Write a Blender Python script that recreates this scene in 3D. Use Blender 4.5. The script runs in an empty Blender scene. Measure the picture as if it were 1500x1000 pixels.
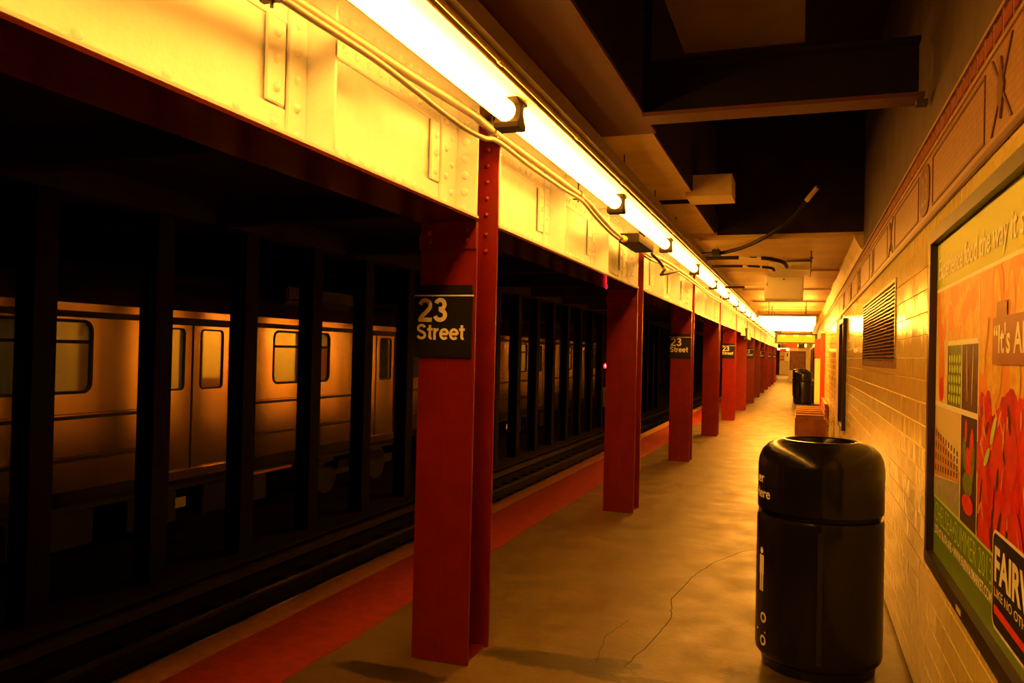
import bpy, bmesh, math, random
from mathutils import Vector, Matrix
random.seed(23)
scene = bpy.context.scene
col = scene.collection

# ------------------------------------------------------------------ camera
F_PX, CAM_H = 1200.0, 1.64
VPX, VPY, ROLL = 1174.0, 525.0, 0.018
d_ = Vector(((VPX - 750) / F_PX, -(VPY - 500) / F_PX, -1.0)).normalized()
u_ = Vector((ROLL, 1.0, 0.0)); u_ = (u_ - d_ * u_.dot(d_)).normalized()
r_ = d_.cross(u_)
CAM_M = Matrix((r_, d_, u_)).transposed()            # camera coords = CAM_M @ world coords
cam = bpy.data.cameras.new('camera')
cam.sensor_width = 36.0
cam.lens = F_PX / 1500.0 * 36.0
cam.clip_start = 0.05; cam.clip_end = 300
cam_ob = bpy.data.objects.new('camera', cam)
col.objects.link(cam_ob)
cam_ob.matrix_world = Matrix.Translation((0, 0, CAM_H)) @ CAM_M.transposed().to_4x4()
scene.camera = cam_ob

def to_pixel(p):
    c = CAM_M @ (Vector(p) - Vector((0, 0, CAM_H)))
    if c.z > -0.05: return None
    return 750 + F_PX * c.x / -c.z, 500 - F_PX * c.y / -c.z

# ------------------------------------------------------------------ world and light levels
w = bpy.data.worlds.new('world'); scene.world = w
w.use_nodes = True
w.node_tree.nodes['Background'].inputs[0].default_value = (0, 0, 0, 1)
w.node_tree.nodes['Background'].inputs[1].default_value = 0.0
scene.view_settings.view_transform = 'Standard'
scene.view_settings.look = 'None'
scene.view_settings.gamma = 1.0
scene.view_settings.use_curve_mapping = False
scene.view_settings.exposure = 0.0
LIGHT = (1.0, 0.365, 0.035)           # warm sodium-like cast of the tubes in the photograph
TUBE_POWER = 29.0
PENDANT_POWER = 72.0

# ------------------------------------------------------------------ materials
MATS = {}
def mat(name, color, rough=0.5, metal=0.0, var=0.0, scale=8.0, bump=0.0, bscale=40.0, spec=0.5, coat=0.0,
        emit=None, power=0.0, alt=None):
    """principled material: colour varied by noise (towards alt), optional fine bump"""
    m = bpy.data.materials.new(name); m.use_nodes = True
    nt = m.node_tree; b = nt.nodes['Principled BSDF']
    b.inputs['Base Color'].default_value = (*color, 1)
    b.inputs['Roughness'].default_value = rough
    b.inputs['Metallic'].default_value = metal
    b.inputs['Specular IOR Level'].default_value = spec
    b.inputs['Coat Weight'].default_value = coat
    if emit:
        b.inputs['Emission Color'].default_value = (*emit, 1)
        b.inputs['Emission Strength'].default_value = power
    if var > 0 or bump > 0:
        geo = nt.nodes.new('ShaderNodeNewGeometry')
    if var > 0:
        nz = nt.nodes.new('ShaderNodeTexNoise'); nz.inputs['Scale'].default_value = scale
        nz.inputs['Detail'].default_value = 6; nz.inputs['Roughness'].default_value = 0.65
        nt.links.new(geo.outputs['Position'], nz.inputs['Vector'])
        rp = nt.nodes.new('ShaderNodeValToRGB')
        rp.color_ramp.elements[0].position = 0.32; rp.color_ramp.elements[1].position = 0.68
        a = alt or tuple(c * (1 - var) for c in color)
        rp.color_ramp.elements[0].color = (*a, 1)
        rp.color_ramp.elements[1].color = (*color, 1)
        nt.links.new(nz.outputs['Fac'], rp.inputs['Fac'])
        nt.links.new(rp.outputs['Color'], b.inputs['Base Color'])
    if bump > 0:
        n2 = nt.nodes.new('ShaderNodeTexNoise'); n2.inputs['Scale'].default_value = bscale
        n2.inputs['Detail'].default_value = 3
        nt.links.new(geo.outputs['Position'], n2.inputs['Vector'])
        bp = nt.nodes.new('ShaderNodeBump'); bp.inputs['Strength'].default_value = bump
        bp.inputs['Distance'].default_value = 0.01
        nt.links.new(n2.outputs['Fac'], bp.inputs['Height'])
        nt.links.new(bp.outputs['Normal'], b.inputs['Normal'])
    MATS[name] = m
    return m

mat('cream_paint', (0.80, 0.82, 0.88), 0.38, var=0.10, scale=5, bump=0.12, bscale=60)
mat('red_paint', (0.24, 0.010, 0.005), 0.33, var=0.25, scale=6, bump=0.10, bscale=45)
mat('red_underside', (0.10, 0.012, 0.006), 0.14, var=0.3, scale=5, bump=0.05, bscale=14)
mat('sign_black', (0.012, 0.011, 0.011), 0.35)
mat('sign_white', (0.96, 0.94, 0.85), 0.45)
mat('edge_tan', (0.60, 0.29, 0.09), 0.6, var=0.35, scale=14, bump=0.3, bscale=70)
mat('edge_red', (0.42, 0.035, 0.012), 0.6, var=0.4, scale=10, bump=0.3, bscale=70)
mat('nosing_metal', (0.6, 0.55, 0.45), 0.3, metal=0.8)
mat('tile_glaze', (0.92, 0.80, 0.30), 0.12, var=0.10, scale=22, bump=0.08, bscale=14, spec=0.5)
mat('grout', (0.85, 0.78, 0.36), 0.7, var=0.2, scale=9)
mat('plaster_brown', (0.13, 0.085, 0.055), 0.8, var=0.4, scale=3, bump=0.3, bscale=25)
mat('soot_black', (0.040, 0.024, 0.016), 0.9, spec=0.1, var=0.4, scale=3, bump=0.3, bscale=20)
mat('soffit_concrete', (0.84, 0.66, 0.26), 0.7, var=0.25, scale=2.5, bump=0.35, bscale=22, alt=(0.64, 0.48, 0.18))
mat('ceiling_paint', (0.80, 0.60, 0.20), 0.5, var=0.28, scale=1.8, bump=0.3, bscale=15)
mat('steel_brown', (0.10, 0.055, 0.035), 0.6, var=0.5, scale=3, bump=0.2, bscale=25, alt=(0.12, 0.02, 0.012))
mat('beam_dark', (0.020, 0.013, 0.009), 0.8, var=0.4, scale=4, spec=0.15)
mat('conduit_grey', (0.15, 0.12, 0.11), 0.42, metal=0.15, var=0.2, scale=20)
mat('rod_dark', (0.06, 0.05, 0.04), 0.6)
mat('fixture_pan', (0.92, 0.92, 0.90), 0.45)
mat('fixture_housing', (0.30, 0.24, 0.17), 0.55, var=0.2, scale=6)
mat('fixture_brass', (0.75, 0.55, 0.30), 0.35, metal=0.4)
mat('lampholder', (0.018, 0.013, 0.010), 0.7, spec=0.12)
mat('tube_glow', (0.9, 0.9, 0.9), 0.4, emit=LIGHT, power=TUBE_POWER)
mat('pendant_glow', (0.9, 0.9, 0.9), 0.4, emit=LIGHT, power=PENDANT_POWER)
mat('can_black', (0.008, 0.007, 0.007), 0.22, spec=0.36, coat=0.12, bump=0.03, bscale=25)
mat('can_rubber', (0.012, 0.011, 0.010), 0.6)
mat('wood_bench', (0.28, 0.095, 0.035), 0.40, var=0.4, scale=7)
mat('wood_pale', (0.62, 0.36, 0.16), 0.4)
mat('frame_dark', (0.05, 0.034, 0.026), 0.35, metal=0.3)
mat('glass_dark', (0.02, 0.02, 0.02), 0.05)
mat('brass_grille', (0.50, 0.38, 0.20), 0.28, metal=0.75, var=0.3, scale=12, bump=0.5, bscale=28)
mat('cabinet_cream', (0.94, 0.92, 0.75), 0.45, var=0.08, scale=4)
mat('yellow_door', (0.85, 0.80, 0.35), 0.5)
mat('cable_black', (0.02, 0.014, 0.010), 0.6, spec=0.2)
mat('tape_yellow', (0.85, 0.60, 0.05), 0.5)
mat('tag_cream', (0.75, 0.66, 0.45), 0.5)
mat('red_enamel', (0.62, 0.035, 0.012), 0.35, var=0.15, scale=5)
mat('yellow_face', (0.85, 0.62, 0.03), 0.4, emit=(1.0, 0.55, 0.01), power=0.35)
mat('bulb_glow', (0.9, 0.9, 0.9), 0.4, emit=LIGHT, power=6.0)
mat('track_dirt', (0.026, 0.016, 0.011), 0.9, spec=0.15, var=0.5, scale=6, bump=0.5, bscale=30)
mat('rail_steel', (0.12, 0.09, 0.07), 0.4, metal=0.6)
mat('tie_wood', (0.03, 0.018, 0.012), 0.85, spec=0.15, var=0.4, scale=8)
mat('pole_dark', (0.016, 0.009, 0.006), 0.8, var=0.4, scale=5, spec=0.10)
mat('stainless', (0.72, 0.50, 0.34), 0.20, metal=0.92, var=0.12, scale=3, bump=0.03, bscale=6)
mat('door_steel', (0.72, 0.50, 0.34), 0.22, metal=0.9, var=0.12, scale=3, bump=0.03, bscale=6)
mat('gasket_black', (0.012, 0.010, 0.010), 0.6)
mat('under_dark', (0.02, 0.016, 0.013), 0.7)
mat('plate_cream', (0.75, 0.68, 0.5), 0.5)
mat('plate_orange', (0.7, 0.28, 0.05), 0.5)
mat('car_inside', (0.35, 0.30, 0.20), 0.6, var=0.4, scale=2.0)
mat('car_lamp', (0.9, 0.9, 0.9), 0.5, emit=(1.0, 0.55, 0.10), power=1.6)
mat('signal_red', (0.8, 0.02, 0.02), 0.3, emit=(1.0, 0.012, 0.02), power=120.0)
mat('far_cream', (0.75, 0.66, 0.45), 0.6, var=0.15, scale=2)
mat('far_poster', (0.10, 0.03, 0.02), 0.5, var=0.8, scale=5, alt=(0.25, 0.09, 0.03))
mat('far_dark', (0.06, 0.045, 0.03), 0.6)
# print on the large poster
mat('print_yellow', (0.50, 0.62, 0.01), 0.45)
mat('print_olive', (0.14, 0.25, 0.02), 0.45)
mat('print_cream', (0.95, 0.96, 0.90), 0.45)
mat('print_lime', (0.52, 0.78, 0.08), 0.45)
mat('print_orange', (0.80, 0.33, 0.05), 0.45, var=0.5, scale=9, alt=(0.85, 0.52, 0.08))
mat('print_gold', (0.85, 0.70, 0.06), 0.45, var=0.5, scale=18, alt=(0.75, 0.28, 0.04))
mat('print_pumpkin', (0.85, 0.30, 0.02), 0.45)
mat('print_red', (0.80, 0.008, 0.012), 0.45, var=0.5, scale=14, alt=(0.42, 0.006, 0.006))
mat('print_scarlet', (0.82, 0.05, 0.02), 0.45, var=0.4, scale=14, alt=(0.60, 0.01, 0.01))
mat('print_highlight', (0.90, 0.38, 0.16), 0.45)
mat('print_green', (0.26, 0.36, 0.04), 0.45, var=0.7, scale=40, alt=(0.08, 0.12, 0.02))
mat('print_brown', (0.20, 0.09, 0.04), 0.45, var=0.7, scale=45, alt=(0.07, 0.025, 0.012))
mat('print_dark', (0.06, 0.022, 0.014), 0.45)
mat('print_box', (0.36, 0.12, 0.03), 0.45)
mat('print_sky', (0.80, 0.68, 0.38), 0.45)
mat('print_street', (0.26, 0.30, 0.30), 0.45, var=0.6, scale=30, alt=(0.5, 0.45, 0.28))
mat('print_brick', (0.62, 0.33, 0.10), 0.45)

def floor_material():
    m = bpy.data.materials.new('platform_concrete'); m.use_nodes = True
    nt = m.node_tree; N = nt.nodes; L = nt.links; b = N['Principled BSDF']
    geo = N.new('ShaderNodeNewGeometry')
    def noise(scale, detail=6, vec=None):
        n = N.new('ShaderNodeTexNoise'); n.inputs['Scale'].default_value = scale
        n.inputs['Detail'].default_value = detail; n.inputs['Roughness'].default_value = 0.65
        L.new(vec or geo.outputs['Position'], n.inputs['Vector']); return n.outputs['Fac']
    def ramp(fac, p0, c0, p1, c1):
        r = N.new('ShaderNodeValToRGB'); e = r.color_ramp.elements
        e[0].position, e[0].color, e[1].position, e[1].color = p0, c0, p1, c1
        L.new(fac, r.inputs['Fac']); return r.outputs['Color']
    def mix(a, bb, fac, mode='MIX'):
        x = N.new('ShaderNodeMix'); x.data_type = 'RGBA'; x.blend_type = mode
        if isinstance(fac, float): x.inputs[0].default_value = fac
        else: L.new(fac, x.inputs[0])
        for s, i in ((a, 6), (bb, 7)):
            if isinstance(s, tuple): x.inputs[i].default_value = s
            else: L.new(s, x.inputs[i])
        return x.outputs[2]
    base = ramp(noise(1.6), 0.3, (0.135, 0.090, 0.024, 1), 0.7, (0.22, 0.155, 0.045, 1))
    fine = ramp(noise(24), 0.35, (0.72, 0.72, 0.72, 1), 0.65, (1, 1, 1, 1))
    c = mix(base, fine, 0.8, 'MULTIPLY')
    # a few damp stains, each a noise-edged ellipse (cx, cy, half length x, half length y)
    sep = N.new('ShaderNodeSeparateXYZ'); L.new(geo.outputs['Position'], sep.inputs[0])
    wob = noise(5.0, 5)
    for cx, cy, rx, ry in ((-1.22, 4.22, 0.48, 0.13), (-0.62, 4.12, 0.55, 0.07), (-0.14, 4.25, 0.30, 0.35),
                           (-1.95, 3.75, 0.40, 0.10), (-0.9, 4.32, 0.14, 0.09)):
        def sq(out, cc, rr):
            s = N.new('ShaderNodeMath'); s.operation = 'SUBTRACT'; L.new(out, s.inputs[0]); s.inputs[1].default_value = cc
            q = N.new('ShaderNodeMath'); q.operation = 'DIVIDE'; L.new(s.outputs[0], q.inputs[0]); q.inputs[1].default_value = rr
            p = N.new('ShaderNodeMath'); p.operation = 'MULTIPLY'; L.new(q.outputs[0], p.inputs[0]); L.new(q.outputs[0], p.inputs[1])
            return p.outputs[0]
        a = N.new('ShaderNodeMath'); a.operation = 'ADD'
        L.new(sq(sep.outputs['X'], cx, rx), a.inputs[0]); L.new(sq(sep.outputs['Y'], cy, ry), a.inputs[1])
        a2 = N.new('ShaderNodeMath'); a2.operation = 'MULTIPLY_ADD'
        L.new(wob, a2.inputs[0]); a2.inputs[1].default_value = 2.2; L.new(a.outputs[0], a2.inputs[2])
        k = ramp(a2.outputs[0], 0.40, (1, 1, 1, 1), 0.62, (0, 0, 0, 1))
        r2 = N.new('ShaderNodeMapRange'); L.new(a2.outputs[0], r2.inputs[0])
        r2.inputs[1].default_value = 1.65; r2.inputs[2].default_value = 2.0
        r2.inputs[3].default_value = 0.8; r2.inputs[4].default_value = 0.0
        c = mix(c, (0.028, 0.021, 0.013, 1), r2.outputs[0])
    spk = ramp(noise(90, 2), 0.735, (0, 0, 0, 1), 0.76, (1, 1, 1, 1))
    c = mix(c, (0.6, 0.5, 0.32, 1), spk)
    L.new(c, b.inputs['Base Color'])
    rr = N.new('ShaderNodeMapRange'); L.new(noise(3.0), rr.inputs[0])
    rr.inputs[1].default_value = 0.3; rr.inputs[2].default_value = 0.7
    rr.inputs[3].default_value = 0.30; rr.inputs[4].default_value = 0.55
    L.new(rr.outputs[0], b.inputs['Roughness'])
    bp = N.new('ShaderNodeBump'); bp.inputs['Strength'].default_value = 0.35; bp.inputs['Distance'].default_value = 0.006
    L.new(noise(38, 4), bp.inputs['Height']); L.new(bp.outputs['Normal'], b.inputs['Normal'])
    MATS['platform_concrete'] = m
floor_material()

def mosaic_material(name, c1, c2, grout, sx, rough=0.35):
    """tiny mosaic tesserae on the wall plane (y, z); pieces far too small to build"""
    m = bpy.data.materials.new(name); m.use_nodes = True
    nt = m.node_tree; N = nt.nodes; L = nt.links; b = N['Principled BSDF']
    geo = N.new('ShaderNodeNewGeometry'); sep = N.new('ShaderNodeSeparateXYZ'); com = N.new('ShaderNodeCombineXYZ')
    L.new(geo.outputs['Position'], sep.inputs[0]); L.new(sep.outputs['Y'], com.inputs[0]); L.new(sep.outputs['Z'], com.inputs[1])
    br = N.new('ShaderNodeTexBrick'); br.inputs['Scale'].default_value = sx
    br.inputs['Color1'].default_value = (*c1, 1); br.inputs['Color2'].default_value = (*c2, 1)
    br.inputs['Mortar'].default_value = (*grout, 1); br.inputs['Mortar Size'].default_value = 0.06
    br.inputs['Brick Width'].default_value = 0.6; br.inputs['Row Height'].default_value = 0.6
    L.new(com.outputs[0], br.inputs['Vector']); L.new(br.outputs['Color'], b.inputs['Base Color'])
    bp = N.new('ShaderNodeBump'); bp.inputs['Strength'].default_value = 0.4; bp.inputs['Distance'].default_value = 0.003
    L.new(br.outputs['Fac'], bp.inputs['Height']); bp.invert = True
    L.new(bp.outputs['Normal'], b.inputs['Normal'])
    b.inputs['Roughness'].default_value = rough
    MATS[name] = m
mosaic_material('mosaic_field', (0.46, 0.27, 0.13), (0.36, 0.19, 0.09), (0.30, 0.17, 0.09), 24)
mosaic_material('mosaic_tan', (0.52, 0.33, 0.17), (0.45, 0.27, 0.13), (0.30, 0.17, 0.09), 24)
mosaic_material('mosaic_dark', (0.16, 0.06, 0.03), (0.22, 0.09, 0.045), (0.14, 0.06, 0.03), 24)
mat('mosaic_red', (0.34, 0.07, 0.03), 0.35, var=0.5, scale=7, alt=(0.20, 0.05, 0.03))

def pane_material():
    m = bpy.data.materials.new('car_glass'); m.use_nodes = True
    nt = m.node_tree; N = nt.nodes; L = nt.links
    for n in list(N):
        if n.type == 'BSDF_PRINCIPLED': N.remove(n)
    out = [n for n in N if n.type == 'OUTPUT_MATERIAL'][0]
    t = N.new('ShaderNodeBsdfTransparent'); t.inputs[0].default_value = (0.75, 0.75, 0.65, 1)
    g = N.new('ShaderNodeBsdfGlossy'); g.inputs['Roughness'].default_value = 0.05
    mx = N.new('ShaderNodeMixShader'); mx.inputs[0].default_value = 0.20
    L.new(t.outputs[0], mx.inputs[1]); L.new(g.outputs[0], mx.inputs[2]); L.new(mx.outputs[0], out.inputs[0])
    MATS['car_glass'] = m
pane_material()

# ------------------------------------------------------------------ mesh helpers
class MB:
    def __init__(s): s.v = []; s.f = []
    def box(s, x0, x1, y0, y1, z0, z1):
        n = len(s.v)
        s.v += [(x, y, z) for x in (x0, x1) for y in (y0, y1) for z in (z0, z1)]
        s.f += [tuple(n + i for i in q) for q in ((0, 1, 3, 2), (4, 6, 7, 5), (0, 4, 5, 1), (2, 3, 7, 6), (0, 2, 6, 4), (1, 5, 7, 3))]
        return s
    def bbox(s, x0, x1, y0, y1, z0, z1, c):
        """box with chamfered edges"""
        bm = bmesh.new()
        bmesh.ops.create_cube(bm, size=1.0)
        for v in bm.verts:
            v.co = Vector(((x0 + x1) / 2 + v.co.x * (x1 - x0), (y0 + y1) / 2 + v.co.y * (y1 - y0), (z0 + z1) / 2 + v.co.z * (z1 - z0)))
        bmesh.ops.bevel(bm, geom=bm.edges[:], offset=c, segments=2, affect='EDGES')
        s.add_bm(bm); return s
    def add_bm(s, bm):
        n = len(s.v); bm.verts.index_update()
        s.v += [tuple(v.co) for v in bm.verts]
        s.f += [tuple(n + v.index for v in f.verts) for f in bm.faces]
        bm.free()
    def prism(s, pts, axis, a, b):
        """polygon pts in the other two axes (in x,y,z order), extruded along axis from a to b"""
        n = len(s.v); k = len(pts)
        for t in (a, b):
            for p in pts:
                q = list(p); q.insert(axis, t); s.v.append(tuple(q))
        s.f.append(tuple(range(n, n + k))); s.f.append(tuple(range(n + 2 * k - 1, n + k - 1, -1)))
        for i in range(k):
            j = (i + 1) % k; s.f.append((n + i, n + k + i, n + k + j, n + j))
        return s
    def tube(s, pts, r, seg=10, cap=True):
        pts = [Vector(p) for p in pts]; n0 = len(s.v)
        rr = r if isinstance(r, (list, tuple)) else [r] * len(pts)
        for i, p in enumerate(pts):
            t = (pts[min(i + 1, len(pts) - 1)] - pts[max(i - 1, 0)]).normalized()
            a = t.orthogonal() if i == 0 else (a - t * a.dot(t))
            a = a.normalized(); b = t.cross(a)
            for k in range(seg):
                g = 2 * math.pi * k / seg
                s.v.append(tuple(p + (a * math.cos(g) + b * math.sin(g)) * rr[i]))
        for i in range(len(pts) - 1):
            for k in range(seg):
                k2 = (k + 1) % seg
                s.f.append((n0 + i * seg + k, n0 + i * seg + k2, n0 + (i + 1) * seg + k2, n0 + (i + 1) * seg + k))
        if cap:
            s.f.append(tuple(n0 + k for k in range(seg - 1, -1, -1)))
            e = n0 + (len(pts) - 1) * seg
            s.f.append(tuple(e + k for k in range(seg)))
        return s
    def lathe(s, prof, cx=0, cy=0, seg=48):
        n0 = len(s.v)
        for r, z in prof:
            for k in range(seg):
                g = 2 * math.pi * k / seg
                s.v.append((cx + r * math.cos(g), cy + r * math.sin(g), z))
        for i in range(len(prof) - 1):
            for k in range(seg):
                k2 = (k + 1) % seg
                s.f.append((n0 + i * seg + k, n0 + i * seg + k2, n0 + (i + 1) * seg + k2, n0 + (i + 1) * seg + k))
        return s
    def dome(s, c, nrm, r, h, seg=8):
        """rivet head"""
        c = Vector(c); nrm = Vector(nrm); a = nrm.orthogonal().normalized(); b = nrm.cross(a); n0 = len(s.v)
        for rr, hh in ((1, 0), (0.86, 0.55), (0.5, 0.9)):
            for k in range(seg):
                g = 2 * math.pi * k / seg
                s.v.append(tuple(c + (a * math.cos(g) + b * math.sin(g)) * r * rr + nrm * h * hh))
        s.v.append(tuple(c + nrm * h)); top = len(s.v) - 1
        for i in range(2):
            for k in range(seg):
                k2 = (k + 1) % seg
                s.f.append((n0 + i * seg + k, n0 + i * seg + k2, n0 + (i + 1) * seg + k2, n0 + (i + 1) * seg + k))
        for k in range(seg): s.f.append((n0 + 2 * seg + k, n0 + 2 * seg + (k + 1) % seg, top))
        return s
    def quad(s, a, b, c, d):
        n = len(s.v); s.v += [a, b, c, d]; s.f.append((n, n + 1, n + 2, n + 3)); return s
    def poly(s, pts):
        n = len(s.v); s.v += list(pts); s.f.append(tuple(range(n, n + len(pts)))); return s
    def panel(s, axis, t0, t1, a0, a1, z0, z1, holes):
        """upright slab normal to axis (0: x, 1: y) with rectangular holes (a0,a1,z0,z1)"""
        A = sorted({a0, a1, *[h[0] for h in holes], *[h[1] for h in holes]})
        Z = sorted({z0, z1, *[h[2] for h in holes], *[h[3] for h in holes]})
        for i in range(len(A) - 1):
            for j in range(len(Z) - 1):
                ca, cz = (A[i] + A[i + 1]) / 2, (Z[j] + Z[j + 1]) / 2
                if any(h[0] < ca < h[1] and h[2] < cz < h[3] for h in holes): continue
                if axis == 0: s.box(t0, t1, A[i], A[i + 1], Z[j], Z[j + 1])
                else: s.box(A[i], A[i + 1], t0, t1, Z[j], Z[j + 1])
        return s
    def mesh(s, name, m, smooth=None):
        me = bpy.data.meshes.new(name)
        me.from_pydata(s.v, [], s.f); me.update()
        bm = bmesh.new(); bm.from_mesh(me)
        bmesh.ops.recalc_face_normals(bm, faces=bm.faces[:]); bm.to_mesh(me); bm.free()
        if m: me.materials.append(MATS[m])
        if smooth is not None:
            for p in me.polygons: p.use_smooth = True
            me.set_sharp_from_angle(angle=math.radians(smooth))
        return me
    def build(s, name, m, parent=None, smooth=None):
        return link(name, s.mesh(name, m, smooth), parent)

def link(name, me, parent=None, loc=None):
    o = bpy.data.objects.new(name, me); col.objects.link(o)
    if loc is not None: o.location = loc
    if parent: o.parent = parent
    return o
def tag(o, label=None, cat=None, group=None, kind=None):
    if label: o['label'] = label
    if cat: o['category'] = cat
    if group: o['group'] = group
    if kind: o['kind'] = kind
    return o
def thing(name, label, cat, loc=(0, 0, 0), group=None):
    o = bpy.data.objects.new(name, None); col.objects.link(o); o.location = loc
    o.empty_display_size = 0.1
    return tag(o, label, cat, group)
def copy_tree(o, parent=None):
    c = o.copy(); col.objects.link(c); c.parent = parent
    for ch in [x for x in KIDS.get(o.name, [])]: copy_tree(ch, c)
    return c
KIDS = {}
def children_index(o):
    KIDS[o.name] = list(o.children)
    for c in o.children: children_index(c)
def box(name, m, x0, x1, y0, y1, z0, z1, parent=None, bev=0.0):
    b = MB()
    if bev: b.bbox(x0, x1, y0, y1, z0, z1, bev)
    else: b.box(x0, x1, y0, y1, z0, z1)
    return b.build(name, m, parent)
def text_mb(s, width=None, height=None, bold=0.0, res=3):
    """flat lettering: vertices (u, v) scaled to width and/or height, baseline at 0"""
    cu = bpy.data.curves.new('lettering', 'FONT'); cu.body = s; cu.size = 1.0; cu.offset = bold
    cu.resolution_u = res; cu.fill_mode = 'FRONT'
    ob = bpy.data.objects.new('lettering', cu); col.objects.link(ob)
    dg = bpy.context.evaluated_depsgraph_get(); dg.update()
    me = bpy.data.meshes.new_from_object(ob.evaluated_get(dg))
    vs = [(v.co.x, v.co.y) for v in me.vertices]; fs = [tuple(p.vertices) for p in me.polygons]
    bpy.data.objects.remove(ob); bpy.data.curves.remove(cu); bpy.data.meshes.remove(me)
    x0 = min(v[0] for v in vs); x1 = max(v[0] for v in vs); y1 = max(v[1] for v in vs)
    y0 = min(0.0, min(v[1] for v in vs)) * 0
    sx = (width / (x1 - x0)) if width else None
    sy = (height / y1) if height else None
    sx = sx or sy; sy = sy or sx
    return [((u - x0) * sx, v * sy) for u, v in vs], fs
def place_text(mb, txt, fn):
    vs, fs = txt; n = len(mb.v)
    mb.v += [fn(u, v) for u, v in vs]; mb.f += [tuple(n + i for i in f) for f in fs]
    return mb
ORD = ['nearest', 'second', 'third', 'fourth', 'fifth', 'sixth', 'seventh', 'eighth', 'ninth', 'tenth', 'eleventh',
       'twelfth', 'thirteenth', 'fourteenth', 'fifteenth', 'sixteenth', 'seventeenth', 'eighteenth', 'nineteenth', 'twentieth']

# ------------------------------------------------------------------ layout (metres; x right, y along the track, z up)
WALL_X, EDGE_X = 0.56, -3.10
COL_Y0, COL_D, N_COL = 3.97, 4.47, 13          # near face of the first column, spacing
COL_X0, COL_X1 = -1.935, -1.612
Y_MIN, Y_END = -6.0, 86.0
TRACK_Z = -1.18

# ================================================================== SETTING
fl = box('floor', 'platform_concrete', EDGE_X, WALL_X + 0.3, Y_MIN, Y_END, -0.25, 0.0)
tag(fl, 'grey worn concrete platform floor with stains and cracks', kind='structure')
def wavy_strip(name, m, xa, xb, amp_a, amp_b, z0, z1, parent):
    b = MB(); rnd = random.Random(5 if m == 'edge_tan' else 9); n = 260; pa = []; pb = []
    for i in range(n + 1):
        y = Y_MIN + 0.01 + (66 - Y_MIN) * (i / n) ** 1.7
        pa.append((xa + rnd.uniform(-amp_a, amp_a), y)); pb.append((xb + rnd.uniform(-amp_b, amp_b), y))
    k = len(b.v)
    for (ax, y), (bx_, _) in zip(pa, pb):
        b.v += [(ax, y, z0), (ax, y, z1), (bx_, y, z1), (bx_, y, z0)]
    for i in range(n):
        o = k + 4 * i
        for q in range(3): b.f.append((o + q, o + q + 1, o + 4 + q + 1, o + 4 + q))
    return b.build(name, m, parent)
wavy_strip('edge_warning_strip', 'edge_tan', EDGE_X + 0.012, -2.915, 0, 0.012, 0.0, 0.005, fl)
wavy_strip('red_painted_strip', 'edge_red', -2.925, -2.37, 0.004, 0.012, -0.002, 0.003, fl)
box('edge_nosing', 'nosing_metal', EDGE_X - 0.012, EDGE_X + 0.012, Y_MIN, 66, -0.06, 0.006, fl)
def crack(pts, wd):
    b = MB(); rnd = random.Random(3); fine = []
    for (x0, y0), (x1, y1) in zip(pts, pts[1:]):
        for i in range(8):
            t = i / 8; fine.append((x0 + (x1 - x0) * t + rnd.uniform(-.006, .006), y0 + (y1 - y0) * t + rnd.uniform(-.01, .01)))
    fine.append(pts[-1])
    for (x0, y0), (x1, y1) in zip(fine, fine[1:]):
        dx, dy = x1 - x0, y1 - y0; l = math.hypot(dx, dy) or 1; nx, ny = -dy / l * wd, dx / l * wd
        b.quad((x0 - nx, y0 - ny, .0012), (x0 + nx, y0 + ny, .0012), (x1 + nx, y1 + ny, .0012), (x1 - nx, y1 - ny, .0012))
    return b.build('crack', 'can_rubber', fl)
crack([(-0.85, 4.28), (-0.78, 4.75), (-0.74, 5.2), (-0.80, 5.6), (-0.74, 6.2), (-0.64, 6.7), (-0.42, 7.25), (-0.16, 7.55), (0.1, 7.75)], 0.0035)
crack([(-1.0, 4.3), (-1.05, 4.7), (-0.98, 5.05)], 0.002)
# platform wall below the edge, track floor, tunnel shell
o = box('wall_platform_side', 'track_dirt', EDGE_X + 0.05, EDGE_X + 0.3, Y_MIN, Y_END, TRACK_Z - 0.1, -0.25); tag(o, kind='structure')
o = box('floor_track', 'track_dirt', -13.2, EDGE_X + 0.3, Y_MIN, Y_END, TRACK_Z - 0.3, TRACK_Z); tag(o, kind='structure')
o = box('wall_tunnel', 'soot_black', -13.4, -13.2, Y_MIN, Y_END, TRACK_Z - 0.3, 3.6); tag(o, kind='structure')
o = box('ceiling_tunnel', 'soot_black', -13.4, -2.25, Y_MIN, Y_END, 3.35, 3.6); tag(o, kind='structure')
for i in range(12):
    bm_ = box('roof_beam', 'soot_black', -13.2, -2.3, 2.0 + i * 3.0, 2.22 + i * 3.0, 3.08, 3.35, o)
box('roof_beam', 'soot_black', -6.9, -6.6, Y_MIN, Y_END - .3, 3.08, 3.35, o)
o = box('wall_tunnel_end', 'soot_black', -13.4, -2.05, Y_END - 0.2, Y_END, TRACK_Z - .3, 3.6); tag(o, kind='structure')

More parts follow.
